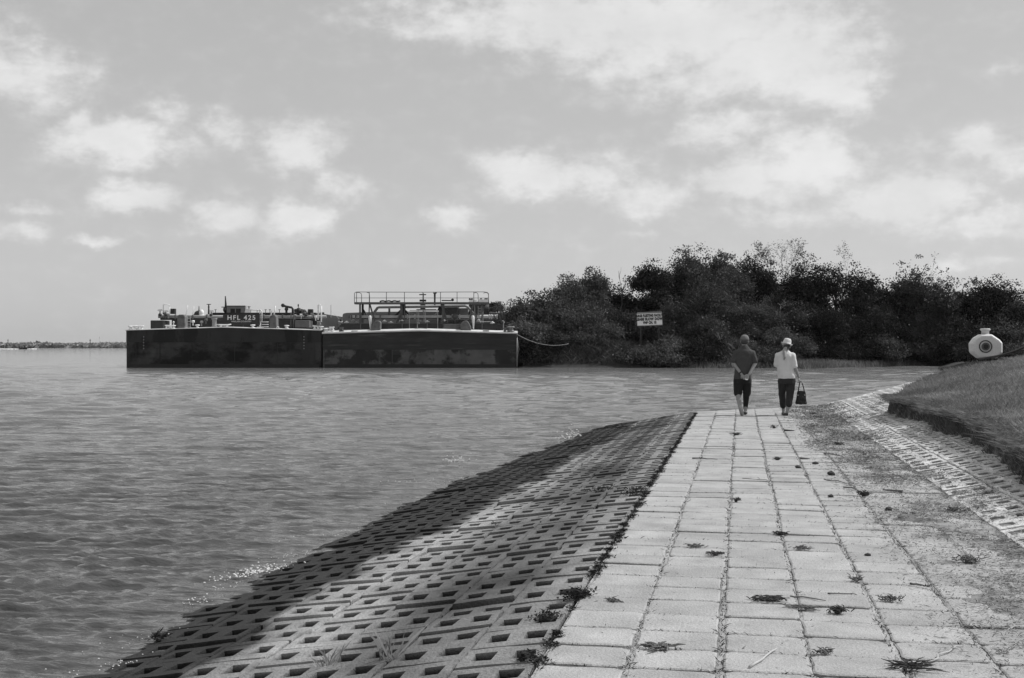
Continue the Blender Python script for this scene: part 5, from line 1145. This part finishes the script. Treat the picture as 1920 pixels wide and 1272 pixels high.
# --- woman
wp0 = at(1474.7, 779, dm_); gz = float(S(wp0.x, wp0.y)); wom = empty('person', (wp0.x, wp0.y, gz)); tag(wom, 'woman in white blouse, brimmed hat and cropped dark trousers walking away with a ponytail', 'person')
b = MB(); head(b, (.006, .045, 1.535), .96); caps(b, (-.01, .01, 1.38), (.002, .03, 1.47), .055, .048)
torso(b, [(.80, 0, 0, .17, .12), (.92, 0, 0, .165, .115), (1.05, -.03, 0, .14, .10), (1.2, -.04, 0, .15, .11), (1.32, -.04, 0, .16, .10), (1.39, -.025, 0, .11, .08)])
chain(b, [(.14, 0, 1.34), (.178, -.03, 1.07), (.268, .02, .84)], [.05, .042, .026]); chain(b, [(-.19, 0, 1.34), (-.215, .03, 1.09), (-.12, .25, 1.06)], [.05, .042, .026])
chain(b, [(.085, 0, .83), (.065, 0, .48), (.012, -.06, .10)], [.09, .06, .036]); chain(b, [(-.085, 0, .83), (-.085, .14, .48), (-.06, .26, .10)], [.09, .06, .036])
b.ball((.048, -.045, .36), (.052, .05, .10)); caps(b, (.01, -.06, .07), (0, .08, .035), .035, .03); caps(b, (-.06, .26, .06), (-.055, .40, .035), .035, .03)
hand(b, (.270, .022, .832), (.22, .05, -.95), -1, (-.9, .2, -.1), .75); hand(b, (-.115, .26, 1.06), (.7, .6, .1), 1, (0, 0, -1), .4)
fuse(b, 'body', M_skin, wom, .0062, 3)
b = MB(); torso(b, [(.815, .005, 0, .192, .145), (.88, .0, 0, .190, .14), (1.0, -.018, 0, .182, .13), (1.12, -.04, 0, .172, .128), (1.24, -.045, 0, .178, .13), (1.32, -.045, 0, .190, .12), (1.375, -.04, 0, .165, .10), (1.42, -.025, .005, .09, .075), (1.44, -.015, .01, .062, .06)])
caps(b, (.125, 0, 1.325), (.180, -.025, 1.09), .074, .062); caps(b, (-.185, 0, 1.325), (-.215, .02, 1.12), .070, .062)
fuse(b, 'blouse', M_shirtw, wom, .010, 4, .024, .12)
b = MB(); torso(b, [(.70, .003, 0, .178, .14), (.80, .003, 0, .188, .135), (.90, 0, 0, .165, .125)]); chain(b, [(.088, 0, .76), (.075, .0, .48), (.045, -.05, .245)], [.108, .088, .070]); chain(b, [(-.085, .01, .76), (-.092, .14, .48), (-.072, .20, .20)], [.105, .080, .066])
fuse(b, 'trousers', M_jeans, wom, .010, 4, .018, .11)
b = MB(); b.lathe([(.140, -.006), (.142, .0), (.105, .006), (.098, .012), (.096, .055), (.088, .095), (.066, .122), (.03, .130), (.004, .130)], 0, 0, 0, 28); b.v = [(v[0], v[1] * 1.12, v[2] + (.022 * (abs(v[0]) / .16) ** 2 if v[2] < .008 and abs(v[0]) > .11 else 0) - (.02 if v[2] < .008 and v[1] > .1 else 0)) for v in b.v]
ht = b.build('hat', M_hat, wom, True); ht.location = (.006, .035, 1.578); ht.rotation_euler = (R(-8), R(14), 0); ht.scale = (.74, .85, 1)
ht.scale = (.92, .92, 1)
b = MB(); b.ball((.006, .030, 1.53), (.080, .092, .070), 16, 10); hr = b.build('hair', M_hairdark, wom, True)
b = MB(); chain(b, [(-.02, -.075, 1.485), (-.055, -.115, 1.44), (-.055, -.15, 1.36), (-.045, -.155, 1.29), (-.06, -.15, 1.23)], [.035, .036, .034, .030, .014])
fuse(b, 'ponytail', M_hair, wom, .007, 2, .014, .03)
b = MB(); shoe(b, (0, 0, 0), (0, .19, 0), 0, .036, .042); b.v = [(v[0], v[1], v[2] * .75) for v in b.v]; s1 = fuse(b, 'shoe', M_shoe, wom, .008, 2); s1.location = (0, -.09, .028); s1.rotation_euler = (0, 0, R(25))
s2 = link('shoe', s1.data.copy(), None, wom); s2.location = (-.06, .24, .028)
# --- handbag
hb = empty('handbag', (wp0.x + .315, wp0.y + .03, gz + .25)); tag(hb, 'soft black handbag with two loop handles hanging from the woman\'s right hand', 'handbag')
b = MB(); torso(b, [(0, 0, 0, .112, .06), (.02, 0, 0, .128, .068), (.06, 0, 0, .118, .066), (.15, .003, 0, .104, .055), (.25, .005, 0, .100, .042), (.295, .005, 0, .080, .022)]); b.ball((-.02, -.03, .04), (.09, .05, .04)); b.ball((.02, -.055, .13), (.05, .02, .06))
fuse(b, 'bag_body', M_leather, hb, .008, 2, .02, .06)
for yy in (-.03, .03):
    b = MB(); b.tube([(-.068, yy, .24), (-.055, yy, .34), (-.035, yy * .6, .45), (-.012, yy * .2, .515), (.005, yy * .2, .515), (.035, yy * .6, .43), (.06, yy, .33), (.072, yy, .24)], .011, 8); b.build('handle', M_leather, hb, True)
for x in (-.07, .075):
    b = MB(); b.ball((x, -.045, .20), (.012, .008, .012)); b.build('buckle', M_pipe, hb, True)

# ---------------------------------------------------------------- river haze
mb = MB(); mb.box(-9600, 9600, -2000, 9600, -5, 19); mh = bpy.data.materials.new('haze'); mh.use_nodes = True; t = mh.node_tree
for n_ in list(t.nodes):
    if n_.type == 'BSDF_PRINCIPLED': t.nodes.remove(n_)
pv = t.nodes.new('ShaderNodeVolumePrincipled'); pv.inputs['Density'].default_value = .00004; pv.inputs['Color'].default_value = (.95, .95, .95, 1); pv.inputs['Anisotropy'].default_value = .2
t.links.new(pv.outputs[0], t.nodes['Material Output'].inputs['Volume'])
hz = mb.build('haze', mh); tag(hz, kind='stuff'); hz['label'] = 'thin pale haze over the river'; hz['category'] = 'haze'
